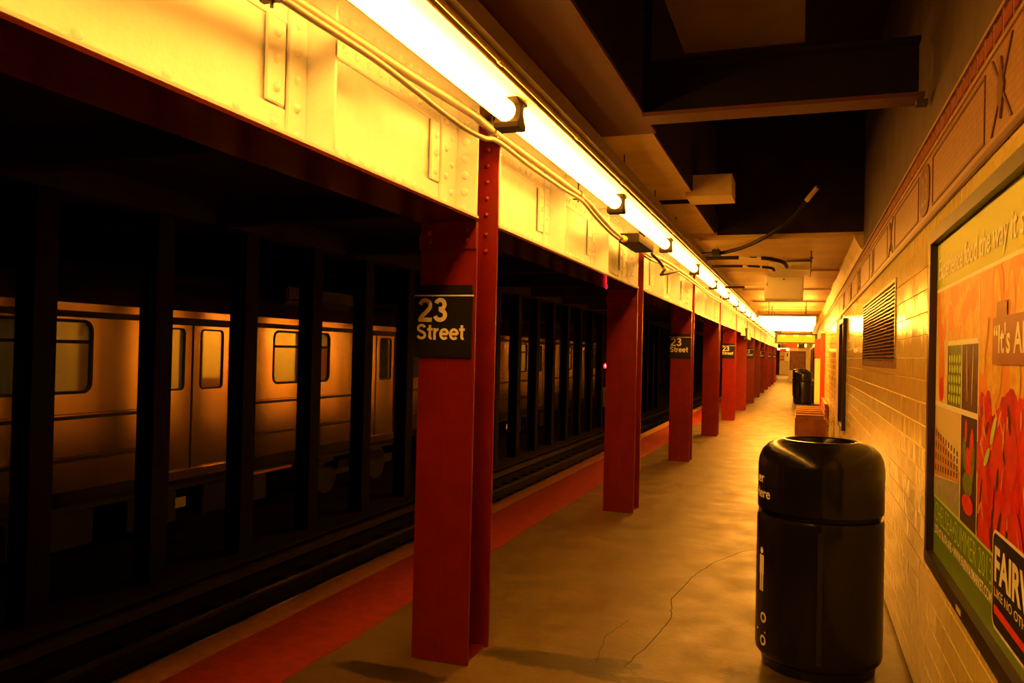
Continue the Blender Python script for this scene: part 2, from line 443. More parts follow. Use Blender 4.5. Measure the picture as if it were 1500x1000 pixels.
# right wall: grout bed, tiles, brown plaster above the frieze
GR = (5.70, 8.60, 1.59, 2.165)                 # grille opening (y0, y1, z0, z1)
wr = MB()
wr.panel(0, WALL_X + 0.006, WALL_X + 0.3, Y_MIN, 62, 0.0, 2.31, [GR])
wall = wr.build('wall_right', 'grout'); tag(wall, 'glazed cream tiled wall along the platform', kind='structure')
box('plaster_upper_wall', 'plaster_brown', WALL_X + 0.02, WALL_X + 0.3, Y_MIN, 62, 2.31, 4.3, wall)
T = 0.109
POSTER = (1.86, 3.985, 0.775, 2.195)            # y0, y1, z0, z1 of the big poster frame
def tile_mesh():
    b = MB(); h = T / 2 - 0.0014; c = 0.002; d = 0.006
    b.v = [(0, -h, -h), (0, h, -h), (0, h, h), (0, -h, h)] + [(-d, -h + c, -h + c), (-d, h - c, -h + c), (-d, h - c, h - c), (-d, -h + c, h - c)]
    b.f = [(4, 5, 6, 7), (0, 1, 5, 4), (1, 2, 6, 5), (2, 3, 7, 6), (3, 0, 4, 7)]
    return b
tm = tile_mesh(); tile_me = tm.mesh('tile', 'tile_glaze')
cells = []; cuts = []
zt = 2.2025 + T; row = 0
while zt - T > 0.0:
    zc = zt - T / 2 - (0.006 if row == 0 else 0)
    for k in range(int((46 - 1.4) / T)):
        yc = 1.4 + (k + 0.5) * T
        if POSTER[0] < yc - T / 2 and yc + T / 2 < POSTER[1] - .02 and POSTER[2] + .02 < zc - T / 2 and zc + T / 2 < POSTER[3] - .02: continue
        if yc + T / 2 > GR[0] and yc - T / 2 < GR[1] and zc + T / 2 > GR[2] and zc - T / 2 < GR[3]:
            a0, a1, c0, c1 = yc - T / 2, yc + T / 2, zc - T / 2, zc + T / 2          # tiles cut to fit the grille
            if c1 > GR[3] + .005: cuts.append((a0, a1, GR[3], c1))
            if c0 < GR[2] - .005: cuts.append((a0, a1, c0, GR[2]))
            if c1 <= GR[3] + .005 and c0 >= GR[2] - .005:
                if a0 < GR[0] - .005: cuts.append((a0, GR[0], c0, c1))
                if a1 > GR[1] + .005: cuts.append((GR[1], a1, c0, c1))
            continue
        cells.append((yc, zc))
    zt -= T; row += 1
def tile_score(c):
    p = to_pixel((WALL_X, *c)); q = to_pixel((WALL_X, c[0] + T / 2, c[1])); r = to_pixel((WALL_X, c[0] - T / 2, c[1]))
    if not p or not q or not r: return 0
    if not (0 < p[0] < 1500 and 0 < p[1] < 1000): return 0
    if POSTER[0] < c[0] < POSTER[1] and POSTER[2] < c[1] < POSTER[3]: return 0
    if p[0] < 1296 and p[1] > 640: return 0
    return abs(q[0] - r[0]) / max(0.5, c[0])
cells.sort(key=tile_score, reverse=True)
rt = random.Random(4)
for yc, zc in cells[:300]:
    t = link('tile', tile_me, wall, (WALL_X + 0.006, yc, zc))
    t.rotation_euler = (0, rt.uniform(-.012, .012), rt.uniform(-.012, .012))
far_tiles = MB()
for yc, zc in cells[300:]:
    ry, rz = rt.uniform(-.012, .012), rt.uniform(-.012, .012); n = len(far_tiles.v)
    for x, y, z in tm.v:
        far_tiles.v.append((WALL_X + 0.006 + x + z * ry - y * rz, yc + y, zc + z))
    far_tiles.f += [tuple(n + i for i in f) for f in tm.f]
for a0, a1, c0, c1 in cuts: far_tiles.box(WALL_X, WALL_X + 0.006, a0 + .0014, a1 - .0014, c0 + .0014, c1 - .0014)
tag(far_tiles.build('far_tiles', 'tile_glaze', wall), kind='stuff')

# frieze
fz = box('trim_1', 'mosaic_field', WALL_X - 0.004, WALL_X + 0.02, 1.2, 46, 2.30, 2.712); tag(fz, 'brown mosaic frieze band with tablets above the tiles', kind='structure')
def fstrip(name, m, y0, y1, z0, z1, proud=0.005): return box(name, m, WALL_X - 0.004 - proud, WALL_X - 0.003, y0, y1, z0, z1, fz)
fstrip('border_line', 'mosaic_tan', 1.2, 46, 2.697, 2.712, 0.012)
fstrip('border_line', 'mosaic_tan', 1.2, 46, 2.606, 2.622, 0.007)
fstrip('border_line', 'mosaic_dark', 1.2, 46, 2.297, 2.318, 0.010)
fstrip('border_line', 'mosaic_tan', 1.2, 46, 2.318, 2.338, 0.006)
fstrip('border_backing', 'mosaic_dark', 1.2, 46, 2.622, 2.697, 0.001)
bt = MB().bbox(-0.006, 0, -0.057, 0.057, -0.026, 0.026, 0.003).mesh('border_tile', 'mosaic_red')
for k in range(62):
    t = link('border_tile', bt, fz, (WALL_X - 0.005, 1.3 + k * 0.128, 2.6595))
    if k % 1 == 0: fstrip('border_joint', 'mosaic_tan', 1.3 + k * .128 + .0585, 1.3 + k * .128 + .0695, 2.622, 2.697, 0.006) if k < 40 else None
# panels between tablets: outlined rectangles, tablets alternately "23" and a crossed lozenge
tablets = [(2.80, 'x'), (4.42, 'n'), (6.04, 'x'), (7.66, 'n'), (9.28, 'x'), (10.9, 'n'), (12.52, 'x')]
def outline(y0, y1, z0, z1, t=0.011):
    b = MB()
    for (a0, a1, c0, c1) in ((y0, y1, z0, z0 + t), (y0, y1, z1 - t, z1), (y0, y0 + t, z0 + t, z1 - t), (y1 - t, y1, z0 + t, z1 - t)):
        b.box(WALL_X - 0.008, WALL_X - 0.003, a0, a1, c0, c1)
    b.build('panel_outline', 'mosaic_dark', fz)
for i, (ty, kind) in enumerate(tablets):
    ny = tablets[i + 1][0] if i + 1 < len(tablets) else ty + 1.62
    outline(ty + 0.24, ny - 0.24, 2.355, 2.585)
    if kind == 'x':
        b = MB()
        for s in (-1, 1):
            b.prism([(ty - 0.13 * s - .009, 2.35), (ty - 0.13 * s + .009, 2.35), (ty + 0.13 * s + .009, 2.59), (ty + 0.13 * s - .009, 2.59)], 0, WALL_X - 0.009, WALL_X - 0.003)
        t = b.build('crossed_ornament', 'mosaic_dark', fz)
        MB().prism([(ty, 2.375), (ty + .045, 2.47), (ty, 2.565), (ty - .045, 2.47)], 0, WALL_X - 0.011, WALL_X - 0.003).build('lozenge', 'mosaic_dark', t)
    else:
        pts = [(ty + 0.16 * math.copysign(abs(math.cos(g)) ** .7, math.cos(g)), 2.47 + 0.122 * math.copysign(abs(math.sin(g)) ** .7, math.sin(g))) for g in [2 * math.pi * k / 24 for k in range(24)]]
        tb = MB().prism(pts, 0, WALL_X - 0.010, WALL_X - 0.003).build('number_tablet', 'mosaic_dark', fz)
        b = MB(); place_text(b, text_mb('23', width=0.20, height=0.15, bold=0.0), lambda u, v: (WALL_X - 0.0108, ty + 0.10 - u, 2.395 + v))
        b.build('number', 'mosaic_tan', tb)

# ceiling over the platform
cs = MB().box(-1.595, WALL_X + 0.3, 9.1, 64, 2.93, 3.2).box(-2.25, -1.595, 9.1, 64, 2.945, 3.2).build('ceiling', 'ceiling_paint'); tag(cs, 'painted concrete platform ceiling with shallow beams', kind='structure')
for k in range(15):
    y = 9.12 + 3.45 * k
    box('ceiling_rib', 'ceiling_paint', -1.08, WALL_X - 0.06, y, y + 1.72, 2.905, 2.931, cs, bev=0.008)
MB().prism([(WALL_X + .02, 2.76), (WALL_X + .02, 2.94), (WALL_X - 0.075, 2.94), (WALL_X - 0.06, 2.885), (WALL_X - 0.015, 2.80)], 1, 9.1, 61.9).build('cove_moulding', 'ceiling_paint', cs)
o = box('ceiling_shaft_end', 'soot_black', -0.88, WALL_X + 0.018, 9.06, 9.098, 2.955, 4.295); tag(o, kind='structure')
o = box('ceiling_shaft_top', 'soot_black', -2.25, WALL_X + 0.3, Y_MIN, 9.3, 4.3, 4.45); tag(o, kind='structure')
o = MB().box(-2.25, -0.885, 4.86, 7.22, 3.0, 4.3).box(-2.25, -0.915, 7.22, 9.1, 2.975, 4.3).build('ceiling_soffit', 'soffit_concrete'); tag(o, 'bare concrete soffit beside the light row', kind='structure')
box('dark_face', 'soot_black', -0.884, -0.872, 4.86, 6.85, 3.004, 4.29, o); box('dark_face', 'soot_black', -0.914, -0.89, 7.26, 9.05, 2.98, 4.29, o)  # thin dark sheets over the shaft side of the soffit
box('dark_face', 'soot_black', -0.884, -0.872, 6.85, 7.26, 3.14, 4.29, o); box('dark_face', 'soot_black', -0.913, -0.872, 4.842, 4.859, 2.98, 4.29, o)
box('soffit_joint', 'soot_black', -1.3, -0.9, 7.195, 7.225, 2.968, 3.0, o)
MB().prism([(-0.93, 6.86), (-0.56, 6.86), (-0.56, 7.25), (-0.93, 7.25)], 2, 2.96, 3.135).build('concrete_stub', 'soffit_concrete', o)
o = MB().box(-2.25, -1.165, Y_MIN, 4.86, 2.985, 4.3).build('ceiling_soffit_near', 'soffit_concrete'); tag(o, kind='structure')
sp = box('ceiling_steel_girder', 'steel_brown', -1.165, -0.835, Y_MIN, 4.84, 2.955, 2.975); tag(sp, kind='structure')
box('girder_web', 'beam_dark', -0.93, -0.915, Y_MIN, 4.84, 2.975, 4.3, sp)
o = box('ceiling_panel', 'plaster_brown', -0.60, -0.01, Y_MIN, 4.30, 3.215, 3.26); tag(o, 'weathered concrete slab patch above the cross beam', kind='structure')
cb = thing('cross_beam', 'dark steel cross beam spanning from the light row to the brown wall', 'beam', (-0.15, 4.44, 2.92))
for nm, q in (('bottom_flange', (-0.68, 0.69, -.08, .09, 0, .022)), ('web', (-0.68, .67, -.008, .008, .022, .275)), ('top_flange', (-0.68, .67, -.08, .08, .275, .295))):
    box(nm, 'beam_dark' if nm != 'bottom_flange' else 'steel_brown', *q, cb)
box('seat_bracket', 'rod_dark', .66, .71, -.03, .03, -.025, .0, cb)

# far end of the platform
o = box('wall_end', 'far_cream', -2.05, WALL_X + .3, Y_END - 0.3, Y_END, 0, 3.2); tag(o, 'cream wall closing the far end of the platform', kind='structure')
o = box('wall_end_return', 'far_cream', -0.86, WALL_X + .3, 62, Y_END - 0.3, 0, 3.2); tag(o, 'cream return wall that narrows the far platform', kind='structure')
o = box('ceiling_far', 'ceiling_paint', -2.25, WALL_X + 0.3, 64, Y_END, 3.0, 3.2); tag(o, kind='structure')

# ================================================================== RED COLUMNS
def make_column():
    t = thing('platform_column', '', 'column', (0, 0, 0))
    xm = (COL_X0 + COL_X1) / 2
    nf = MB().bbox(COL_X0, COL_X1, 0, .02, 0, 2.318, .004).build('near_flange', 'red_paint', t)
    MB().box(xm - .004, xm + .004, -.004, 0.001, 0, 2.175).build('weld_seam', 'red_paint', nf)
    MB().bbox(COL_X0, COL_X1, .30, .32, 0, 2.92, .004).build('far_flange', 'red_paint', t)
    MB().box(xm - .008, xm + .008, .019, .301, 0, 2.318).build('web', 'red_paint', t)
    g = MB().prism([(COL_X0 - .004, 2.175), (COL_X1, 2.175), (COL_X1, 2.317), (COL_X0 + .10, 2.317), (COL_X0 - .004, 2.25)], 1, -.013, 0.001).build('gusset_plate', 'red_paint', t)
    rv = MB().dome((0, 0, 0), (0, -1, 0), .016, .012).mesh('rivet', 'red_paint', 60)
    for x, z in ((COL_X1 - .055, 2.275), (COL_X1 - .055, 2.218), (COL_X0 + .055, 2.218), (COL_X0 + .055, 2.262)):
        link('rivet', rv, g, (x, -.013, z))
    for k in range(7):
        link('rivet', rv, t, (COL_X1 - .068, .30, 2.20 + k * .092 + (0.02 if k > 1 else 0)))
    box('base_plate', 'red_paint', COL_X0 + .02, COL_X1 - .02, .025, .295, 0, .012, t)
    return t
column = make_column(); children_index(column)
SIGN_COLS = (0, 2, 4, 6, 8, 10, 12)
def col_label(i):
    s = 'bearing a 23 Street sign' if i in SIGN_COLS else 'without a sign'
    if i == 0: return 'large red steel column nearest the camera, ' + s
    return ORD[i] + ' red steel column from the camera, ' + s
for i in range(N_COL):
    c = column if i == 0 else copy_tree(column)
    c.location = (0, COL_Y0 + COL_D * i, 0)
    tag(c, col_label(i), 'column', 'red steel columns along the platform edge')

# grotesque lettering for the station signs, drawn as strokes of even weight
def arc(cx, cy, rx, ry, a0, a1, n=16):
    return [(cx + rx * math.cos(math.radians(a0 + (a1 - a0) * i / n)), cy + ry * math.sin(math.radians(a0 + (a1 - a0) * i / n))) for i in range(n + 1)]
GLYPH = {
    '2': (.66, [arc(.325, .675, .215, .225, 172, -28) + [(.43, .47), (.20, .26), (.115, .10)], [(.03, .09), (.62, .09)]]),
    '3': (.66, [arc(.31, .725, .185, .185, 165, -90), arc(.31, .29, .215, .20, 95, -168), [(.24, .535), (.34, .535)]]),
    'S': (.72, [arc(.35, .715, .225, .195, 15, 205, 14) + [(.20, .58), (.35, .51), (.50, .44)] + arc(.35, .285, .235, .195, 28, -168, 14)]),
    't': (.40, [[(.19, .93), (.19, .20)] + arc(.29, .17, .10, .08, 180, 290, 6), [(.01, .655), (.38, .655)]]),
    'r': (.42, [[(.11, 0), (.11, .73)], [(.11, .42)] + arc(.33, .42, .20, .22, 170, 80, 8)]),
    'e': (.64, [arc(.32, .365, .235, .285, 0, 318, 20), [(.09, .375), (.55, .375)]]),
}
def glyph_text(s, height, width, wt):
    vs, fs = [], []; x = 0.0
    for ch in s:
        adv, strokes = GLYPH[ch]
        for st in strokes:
            n0 = len(vs)
            for i, p in enumerate(st):
                a, b = st[max(i - 1, 0)], st[min(i + 1, len(st) - 1)]
                dx, dy = b[0] - a[0], b[1] - a[1]; l = math.hypot(dx, dy) or 1
                vs += [(x + p[0] - dy / l * wt / 2, p[1] + dx / l * wt / 2), (x + p[0] + dy / l * wt / 2, p[1] - dx / l * wt / 2)]
            for i in range(len(st) - 1): fs.append((n0 + 2 * i, n0 + 2 * i + 1, n0 + 2 * i + 3, n0 + 2 * i + 2))
        x += adv
    k = width / x
    return [(u * k, v * height) for u, v in vs], fs

# station signs on every second column
def make_sign():
    t = thing('station_sign', '', 'sign', (0, 0, 0))
    x0, x1 = COL_X0 - .018, COL_X1 - .012
    MB().bbox(x0, x1, -.018, -.0045, 1.603, 1.985, .003).build('panel', 'sign_black', t)
    box('stripe', 'sign_white', x0 + .001, x1 + .004, -.0195, -.004, 1.926, 1.9335, t)
    b = MB(); place_text(b, glyph_text('23', .128, .178, .178), lambda u, v: (x0 + .018 + u, -.0188, 1.790 + v)); b.build('numerals', 'sign_white', t)
    b = MB(); place_text(b, glyph_text('Street', .084, .282, .170), lambda u, v: (x0 + .012 + u, -.0188, 1.696 + v)); b.build('lettering', 'sign_white', t)
    return t
sign = make_sign(); children_index(sign)
for j, i in enumerate(SIGN_COLS):
    s = sign if j == 0 else copy_tree(sign)
    s.location = (0, COL_Y0 + COL_D * i, 0)
    tag(s, ['black 23 Street sign on the column nearest the camera, largest of all', 'black 23 Street sign on the third red column, second in size'][j] if j < 2
        else 'small black 23 Street sign, %s of its row from the camera' % ORD[j], 'sign', 'black 23 Street column signs')

# ================================================================== CREAM GIRDERS between the columns
G_LEN = COL_D - 0.32
WX = -1.755
def girder_parts(t, mat_=None):
    MB().box(WX - .012, WX, 0, G_LEN, 2.345, 2.93).build('web', 'cream_paint', t)
    bf = MB().bbox(-1.93, -1.603, 0, G_LEN, 2.331, 2.347, .003).build('bottom_flange', 'cream_paint', t)
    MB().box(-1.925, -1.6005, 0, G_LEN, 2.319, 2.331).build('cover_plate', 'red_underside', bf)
    MB().box(-1.93, -1.603, 0, G_LEN, 2.92, 2.94).build('top_flange', 'cream_paint', t)
    MB().bbox(WX, WX + .013, 0.13, G_LEN - .2, 2.347, 2.482, .003).build('bottom_angle', 'cream_paint', t)
    MB().bbox(WX, WX + .013, 0.13, G_LEN - .2, 2.785, 2.92, .003).build('top_angle', 'cream_paint', t)
    for s in (1.36, 2.76):
        st = MB().box(WX + .012, -1.612, s - .014, s, 2.347, 2.92).build('stiffener', 'cream_paint', t)
        MB().bbox(WX + .012, WX + .026, s - .125, s - .013, 2.347, 2.92, .003).build('stiffener_leg', 'cream_paint', st)
        MB().bbox(WX + .010, WX + .022, s - .245, s - .140, 2.486, 2.782, .003).build('splice_plate', 'cream_paint', st)
    e = MB().bbox(-1.757, -1.612, G_LEN - .014, G_LEN, 2.347, 2.92, .003).build('end_angle', 'cream_paint', t)
    MB().bbox(WX + .012, WX + .026, G_LEN - .21, G_LEN - .012, 2.347, 2.92, .003).build('end_leg', 'cream_paint', e)
    MB().bbox(WX + .010, WX + .022, G_LEN - .32, G_LEN - .225, 2.486, 2.782, .003).build('splice_plate', 'cream_paint', e)
    e = MB().box(-1.757, -1.612, 0, .014, 2.347, 2.92).build('start_angle', 'cream_paint', t)
    MB().bbox(WX + .012, WX + .026, .012, .13, 2.347, 2.92, .003).build('start_leg', 'cream_paint', e)
def rivet_list(sparse=False):
    R = []                                                   # (pos, normal, big)
    X = (1, 0, 0)
    bad = [(1.08, 1.40), (2.48, 2.80), (G_LEN - .34, G_LEN + 1), (-1, .14)]
    k = 0; s = .20
    while s < G_LEN - .2:
        step = .31 if (sparse and s < 2.45) else .098
        if not any(a < s < b for a, b in bad):
            R.append(((WX + .013, s, 2.418), X, 0)); R.append(((WX + .013, s + .045, 2.832), X, 0))
            R.append(((-1.68, s, 2.92), (0, 0, -1), 0))
        s += step
    for s in (1.36, 2.76):
        for z in (2.40, 2.50, 2.60, 2.70, 2.80, 2.88): R.append(((WX + .026, s - .075, z), X, 0))
        for z in (2.54, 2.64, 2.73): R.append(((WX + .022, s - .192, z), X, 0))
        R.append(((WX + .013, s - .192, 2.42), X, 0))
    for k, z in enumerate((2.39, 2.46, 2.53, 2.60, 2.67, 2.74, 2.81)):
        R.append(((WX + .026, G_LEN - (.085 if k % 2 else .16), z), X, 0))
    for z in (2.53, 2.62, 2.71): R.append(((WX + .022, G_LEN - .272, z), X, 0))
    for k in range(6): R.append(((-1.682, G_LEN - .014, 2.385 + k * .088), (0, -1, 0), 1))
    for z in (2.42, 2.54, 2.66, 2.78): R.append(((WX + .026, .08, z), X, 0))
    return R
rv_x = MB().dome((0, 0, 0), (1, 0, 0), .018, .015).mesh('rivet', 'cream_paint', 60)
rv_d = MB().dome((0, 0, 0), (0, 0, -1), .018, .015).mesh('rivet', 'cream_paint', 60)
rv_y = MB().dome((0, 0, 0), (0, -1, 0), .023, .018).mesh('rivet', 'cream_paint', 60)
base_g = None
for i in range(N_COL + 1):                                   # girder i ends at column i
    y0 = COL_Y0 + COL_D * (i - 1) + 0.32
    lab = ('riveted cream steel girder passing overhead at the upper left, before the nearest red column' if i == 0 else
           'riveted cream steel girder, %s span beyond the nearest red column' % ('first' if i == 1 else ORD[i - 1]))
    g = thing('steel_girder', lab, 'girder', (0, y0, 0), 'cream riveted girders over the red columns')
    if base_g is None: girder_parts(g); base_g = g; children_index(g)
    else:
        for ch in KIDS[base_g.name]: copy_tree(ch, g)
    if i < 2:
        for p, n, big in rivet_list(i == 0):
            if i == 0 and p[1] < 1.0: continue
            link('rivet', rv_y if n[1] else (rv_d if n[2] else rv_x), g, p)
    else:
        if i == 2:
            b = MB()
            for p, n, big in rivet_list(): b.dome(p, n, .023 if big else .018, .015, 6)
            far_rv = b.mesh('rivet_rows', 'cream_paint', 60)
        tag(link('rivet_rows', far_rv, g), kind='stuff')

# ================================================================== LIGHT ROW
LX = -1.36
SOCK0, TLEN = 3.74, 2.44
def make_fixture():
    t = thing('tube_light', '', 'light')
    MB().box(LX - .155, LX + .155, .004, TLEN - .004, 2.868, 2.93).build('housing', 'fixture_housing', t)
    MB().prism([(LX - .135, 2.838), (LX - .130, 2.834), (LX - .09, 2.858), (LX + .09, 2.858), (LX + .130, 2.834), (LX + .135, 2.838), (LX + .10, 2.868), (LX - .10, 2.868)], 1, .004, TLEN - .004).build('reflector', 'fixture_pan', t)
    MB().tube([(LX, .035, 2.797), (LX, .06, 2.797), (LX, TLEN - .06, 2.797), (LX, TLEN - .035, 2.797)], [.03, .05, .05, .03], 16).build('tube', 'tube_glow', t, 50)
    for y0, sg_ in ((TLEN, -1), (0, 1)):
        prof = [(y0, 2.857), (y0 + sg_ * .085, 2.857), (y0 + sg_ * .078, 2.848), (y0 + sg_ * .03, 2.832), (y0 + sg_ * .022, 2.80), (y0 + sg_ * .036, 2.772), (y0 + sg_ * .060, 2.745), (y0 + sg_ * .056, 2.722), (y0, 2.722)]
        MB().prism(prof, 0, LX - .062, LX + .062).build('lampholder', 'lampholder', t)
    c = MB().tube([(LX + .168, 0, 2.838), (LX + .168, TLEN, 2.838)], .008, 8).build('side_conduit', 'fixture_brass', t, 50)
    for q in (.62, 1.83):
        MB().tube([(LX + .168, q, 2.838), (LX + .168, q + .05, 2.838)], .0125, 8).build('coupling', 'fixture_brass', c, 50)
    MB().box(LX + .182, LX + .215, 0, TLEN, 2.85, 2.93).build('mounting_channel', 'fixture_housing', t)
    for q in (.55, 1.75):
        MB().tube([(LX + .20, q, 2.93), (LX + .20, q, 3.02 if True else 0)], .005, 6).build('hanger_rod', 'rod_dark', t)
    return t
fx = make_fixture(); children_index(fx)
for k in range(-1, 26):
    f = fx if k == -1 else copy_tree(fx)
    f.location = (0, SOCK0 + TLEN * (k - 1), 0)
    if k < 0: lab = 'first tube light of the row, overhead just outside the top edge'
    elif k == 0: lab = 'long white tube light nearest the camera, cut by the top edge'
    elif k <= 7: lab = '%s long white tube light of the row over the girders' % ORD[k]
    else: lab = 'distant tube light in the far stretch of the row'
    tag(f, lab, 'light', 'tube lights in one long row')

# conduits beside the girder
def smooth_path(pts, n=8):
    P = [Vector(p) for p in pts]; out = []
    for i in range(len(P) - 1):
        p0, p1, p2, p3 = P[max(i - 1, 0)], P[i], P[i + 1], P[min(i + 2, len(P) - 1)]
        for k in range(n):
            t = k / n
            out.append(0.5 * ((2 * p1) + (p2 - p0) * t + (2 * p0 - 5 * p1 + 4 * p2 - p3) * t * t + (3 * p1 - p0 - 3 * p2 + p3) * t ** 3))
    out.append(P[-1]); return out
CX = -1.55
c1 = thing('conduit_pipe', 'thick grey conduit pipe running along the top of the cream girders', 'pipe', (CX, 1.2, 2.72))
def cpath(pts, dx=0): return smooth_path([(dx, y - 1.2, z - 2.72) for y, z in pts])
MB().tube(cpath([(0.2, 2.70), (1.2, 2.70), (2.2, 2.748), (3.0, 2.777), (3.7, 2.808), (4.1, 2.80), (5.8, 2.803), (6.3, 2.762), (6.8, 2.712), (7.2, 2.69), (7.45, 2.69)]), .022, 12).build('pipe', 'conduit_grey', c1, 50)
MB().tube(cpath([(8.3, 2.70), (8.7, 2.70), (9.6, 2.76), (12, 2.78), (14.5, 2.75), (17, 2.78), (21, 2.76), (26, 2.78), (32, 2.77), (44, 2.77)]), .022, 10).build('pipe', 'conduit_grey', c1, 50)
for y, z in ((2.12, 2.742), (4.02, 2.80), (5.8, 2.803)):
    cl = MB().tube([(0, y - 1.2 - .03, z - 2.72), (0, y - 1.2 + .03, z - 2.72)], .031, 12).build('coupling', 'conduit_grey', c1, 50)
    MB().box(-.05, .025, y - 1.2 - .012, y - 1.2 + .012, z - 2.72 - .036, z - 2.72 - .028).tube([(-.012, y - 1.2, z - 2.72 - .055), (-.012, y - 1.2, z - 2.72 + .12)], .006, 6).build('clamp', 'rod_dark', cl)
MB().tube([(0, 7.28 - 1.2, -.03), (0, 7.40 - 1.2, -.03)], .0245, 12).build('yellow_tape', 'tape_yellow', c1, 50)
c2 = thing('conduit_pipe', 'thin grey conduit sagging below the thick pipe along the girders', 'pipe', (CX + .012, 1.2, 2.72))
MB().tube(cpath([(0.2, 2.67), (1.4, 2.675), (2.05, 2.715), (2.27, 2.722), (2.72, 2.733), (3.05, 2.722), (3.3, 2.710), (3.6, 2.705), (3.85, 2.722), (4.05, 2.755), (4.6, 2.745), (5.3, 2.75), (5.8, 2.762), (6.2, 2.715), (6.7, 2.67), (7.1, 2.655)]), .0135, 10).build('pipe', 'conduit_grey', c2, 50)
MB().tube(cpath([(8.3, 2.66), (8.9, 2.665), (9.5, 2.70), (10.5, 2.72), (12.5, 2.73), (15, 2.70), (17, 2.73), (22, 2.71), (27, 2.73), (44, 2.72)]), .0135, 8).build('pipe', 'conduit_grey', c2, 50)
jb = thing('junction_box', 'dark flat junction box over the girder before the second red column', 'junction box', (-1.51, 7.75, 2.70))
MB().bbox(-.09, .10, -.36, .42, -.035, .05, .006).build('case', 'lampholder', jb)
MB().tube([(-.03, -.36, -.005), (-.03, -.44, -.005)], .026, 12).build('gland', 'tape_yellow', jb, 50)
MB().tube([(-.02, .42, -.01), (-.02, .52, -.01)], .026, 12).build('gland', 'tape_yellow', jb, 50)
lp = thing('cable_loop', 'dark looped cable hanging beside the junction box past the second column', 'cable', (-1.47, 9.0, 2.66))
MB().tube(smooth_path([(0, -.6, .02), (.02, -.2, -.02), (0, .25, -.05), (-.06, .62, -.02), (-.10, .66, -.06), (-.06, .45, -.09), (.0, .8, -.03), (.01, 1.3, .04)]), .016, 8).build('cable', 'cable_black', lp, 50)
MB().tube([(.01, .02, -.036), (.008, .14, -.045)], .022, 10).build('yellow_tape', 'tape_yellow', lp, 50)

# ================================================================== TRASH CANS
def wrap(cx, cy, r, ang0, u): return ang0 + u / r
def make_can(full):
    t = thing('trash_can', '', 'trash can')
    body = MB().lathe([(0, 0.0), (.285, 0.0), (.292, 0.0512), (.30, 0.0533), (.318, 0.0769), (.322, 0.1025), (.322, 0.7841), (.316, 0.8046), (.300, 0.8097), (.29, 0.8097), (.286, 0.7585), (0, 0.7585)]).build('body', 'can_black', t, 40)
    MB().lathe([(.270, 0.7585), (.270, 0.8866), (.262, 0.8866), (.262, 0.7585)]).build('inner_liner', 'can_rubber', t, 40)
    MB().lathe([(.315, 0.832), (.320, 0.8362), (.320, 1.0703), (.314, 1.1071), (.298, 1.1439), (.268, 1.1753), (.232, 1.1932), (.196, 1.2037), (.184, 1.2047), (.172, 1.1985), (.166, 1.1806), (.160, 1.1386),
                (.170, 1.1281), (.20, 1.1596), (.25, 1.1386), (.29, 1.0966), (.305, 1.0546), (.305, 0.832), (.315, 0.832)]).build('lid', 'can_black', t, 35)
    MB().lathe([(.278, 0.7944), (.284, 0.7944), (.284, 0.8551), (.278, 0.8551), (.278, 0.7944)]).build('lid_gap_ring', 'can_rubber', t)
    for a in (8, 62, 118, 188):
        g = math.radians(a); c, s_ = math.cos(g), math.sin(g)
        MB().tube([(c * .300, s_ * .300, .80), (c * .300, s_ * .300, .85)], .016, 8).build('lid_bracket', 'nosing_metal', t)
    MB().box(-.012, .012, -.328, -.318, .10, .765).build('hinge_strip', 'can_rubber', body)
    if full:
        def onwall(ang_right, z0, r):
            # lettering reads left to right for someone facing it; its right end lies at angle ang_right
            return lambda u, v, w: (r * math.cos(ang_right - (w - u) / r), r * math.sin(ang_right - (w - u) / r), z0 + v)
        ld = [x for x in t.children if x.name.startswith('lid') and 'gap' not in x.name and 'br' not in x.name][0]
        def put(txt, wd, ht, ang, z, r, parent, bold=.02, name='lettering'):
            b = MB(); fn = onwall(math.radians(ang), z, r); place_text(b, text_mb(txt, wd, ht, bold), lambda u, v: fn(u, v, wd)); b.build(name, 'sign_white', parent)
        put('Litter', .20, .052, 209, .975, .3212, ld)
        put('Here', .17, .052, 219, .895, .3212, ld)
        # pictogram of a standing figure and two small round emblems
        b = MB(); fn = onwall(math.radians(211), .40, .3232)
        def prect(u0, u1, v0, v1):
            b.quad(*[fn(u, v, .12) for u, v in ((u0, v0), (u1, v0), (u1, v1), (u0, v1))])
        prect(.078, .096, 0, .16); prect(.101, .119, 0, .16); prect(.074, .122, .09, .19)
        b.poly([fn(.098 + .016 * math.cos(g), .215 + .018 * math.sin(g), .12) for g in [k * math.pi / 6 for k in range(12)]])
        b.build('pictogram', 'sign_white', body)
        for z in (.235, .115):
            b = MB(); fn2 = onwall(math.radians(217), z, .3232); n = 20
            for k in range(n):
                g0, g1 = 2 * math.pi * k / n, 2 * math.pi * (k + 1) / n
                b.quad(*[fn2(.03 + q * math.cos(g), .03 + q * math.sin(g), .06) for g, q in ((g0, .016), (g0, .028), (g1, .028), (g1, .016))])
            b.build('round_emblem', 'sign_white', body)
        b = MB(); fn2 = onwall(math.radians(216), .185, .3232)
        b.quad(*[fn2(u, v, .10) for u, v in ((0, 0), (.10, 0), (.10, .010), (0, .010))]); b.build('print_line', 'sign_white', body)
    return t
can = make_can(True)
can.location = (0.106, 4.735, 0); tag(can, 'tall black trash can with domed lid beside the tiled wall, in the foreground', 'trash can', 'black trash cans')
can2 = make_can(False); children_index(can2)
can2.location = (0.06, 31.3, 0); tag(can2, 'black trash can beyond the wooden bench, front one of the distant pair', 'trash can', 'black trash cans')
can3 = copy_tree(can2); can3.location = (-0.02, 36.5, 0); tag(can3, 'black trash can standing behind the front one of the distant pair', 'trash can', 'black trash cans')
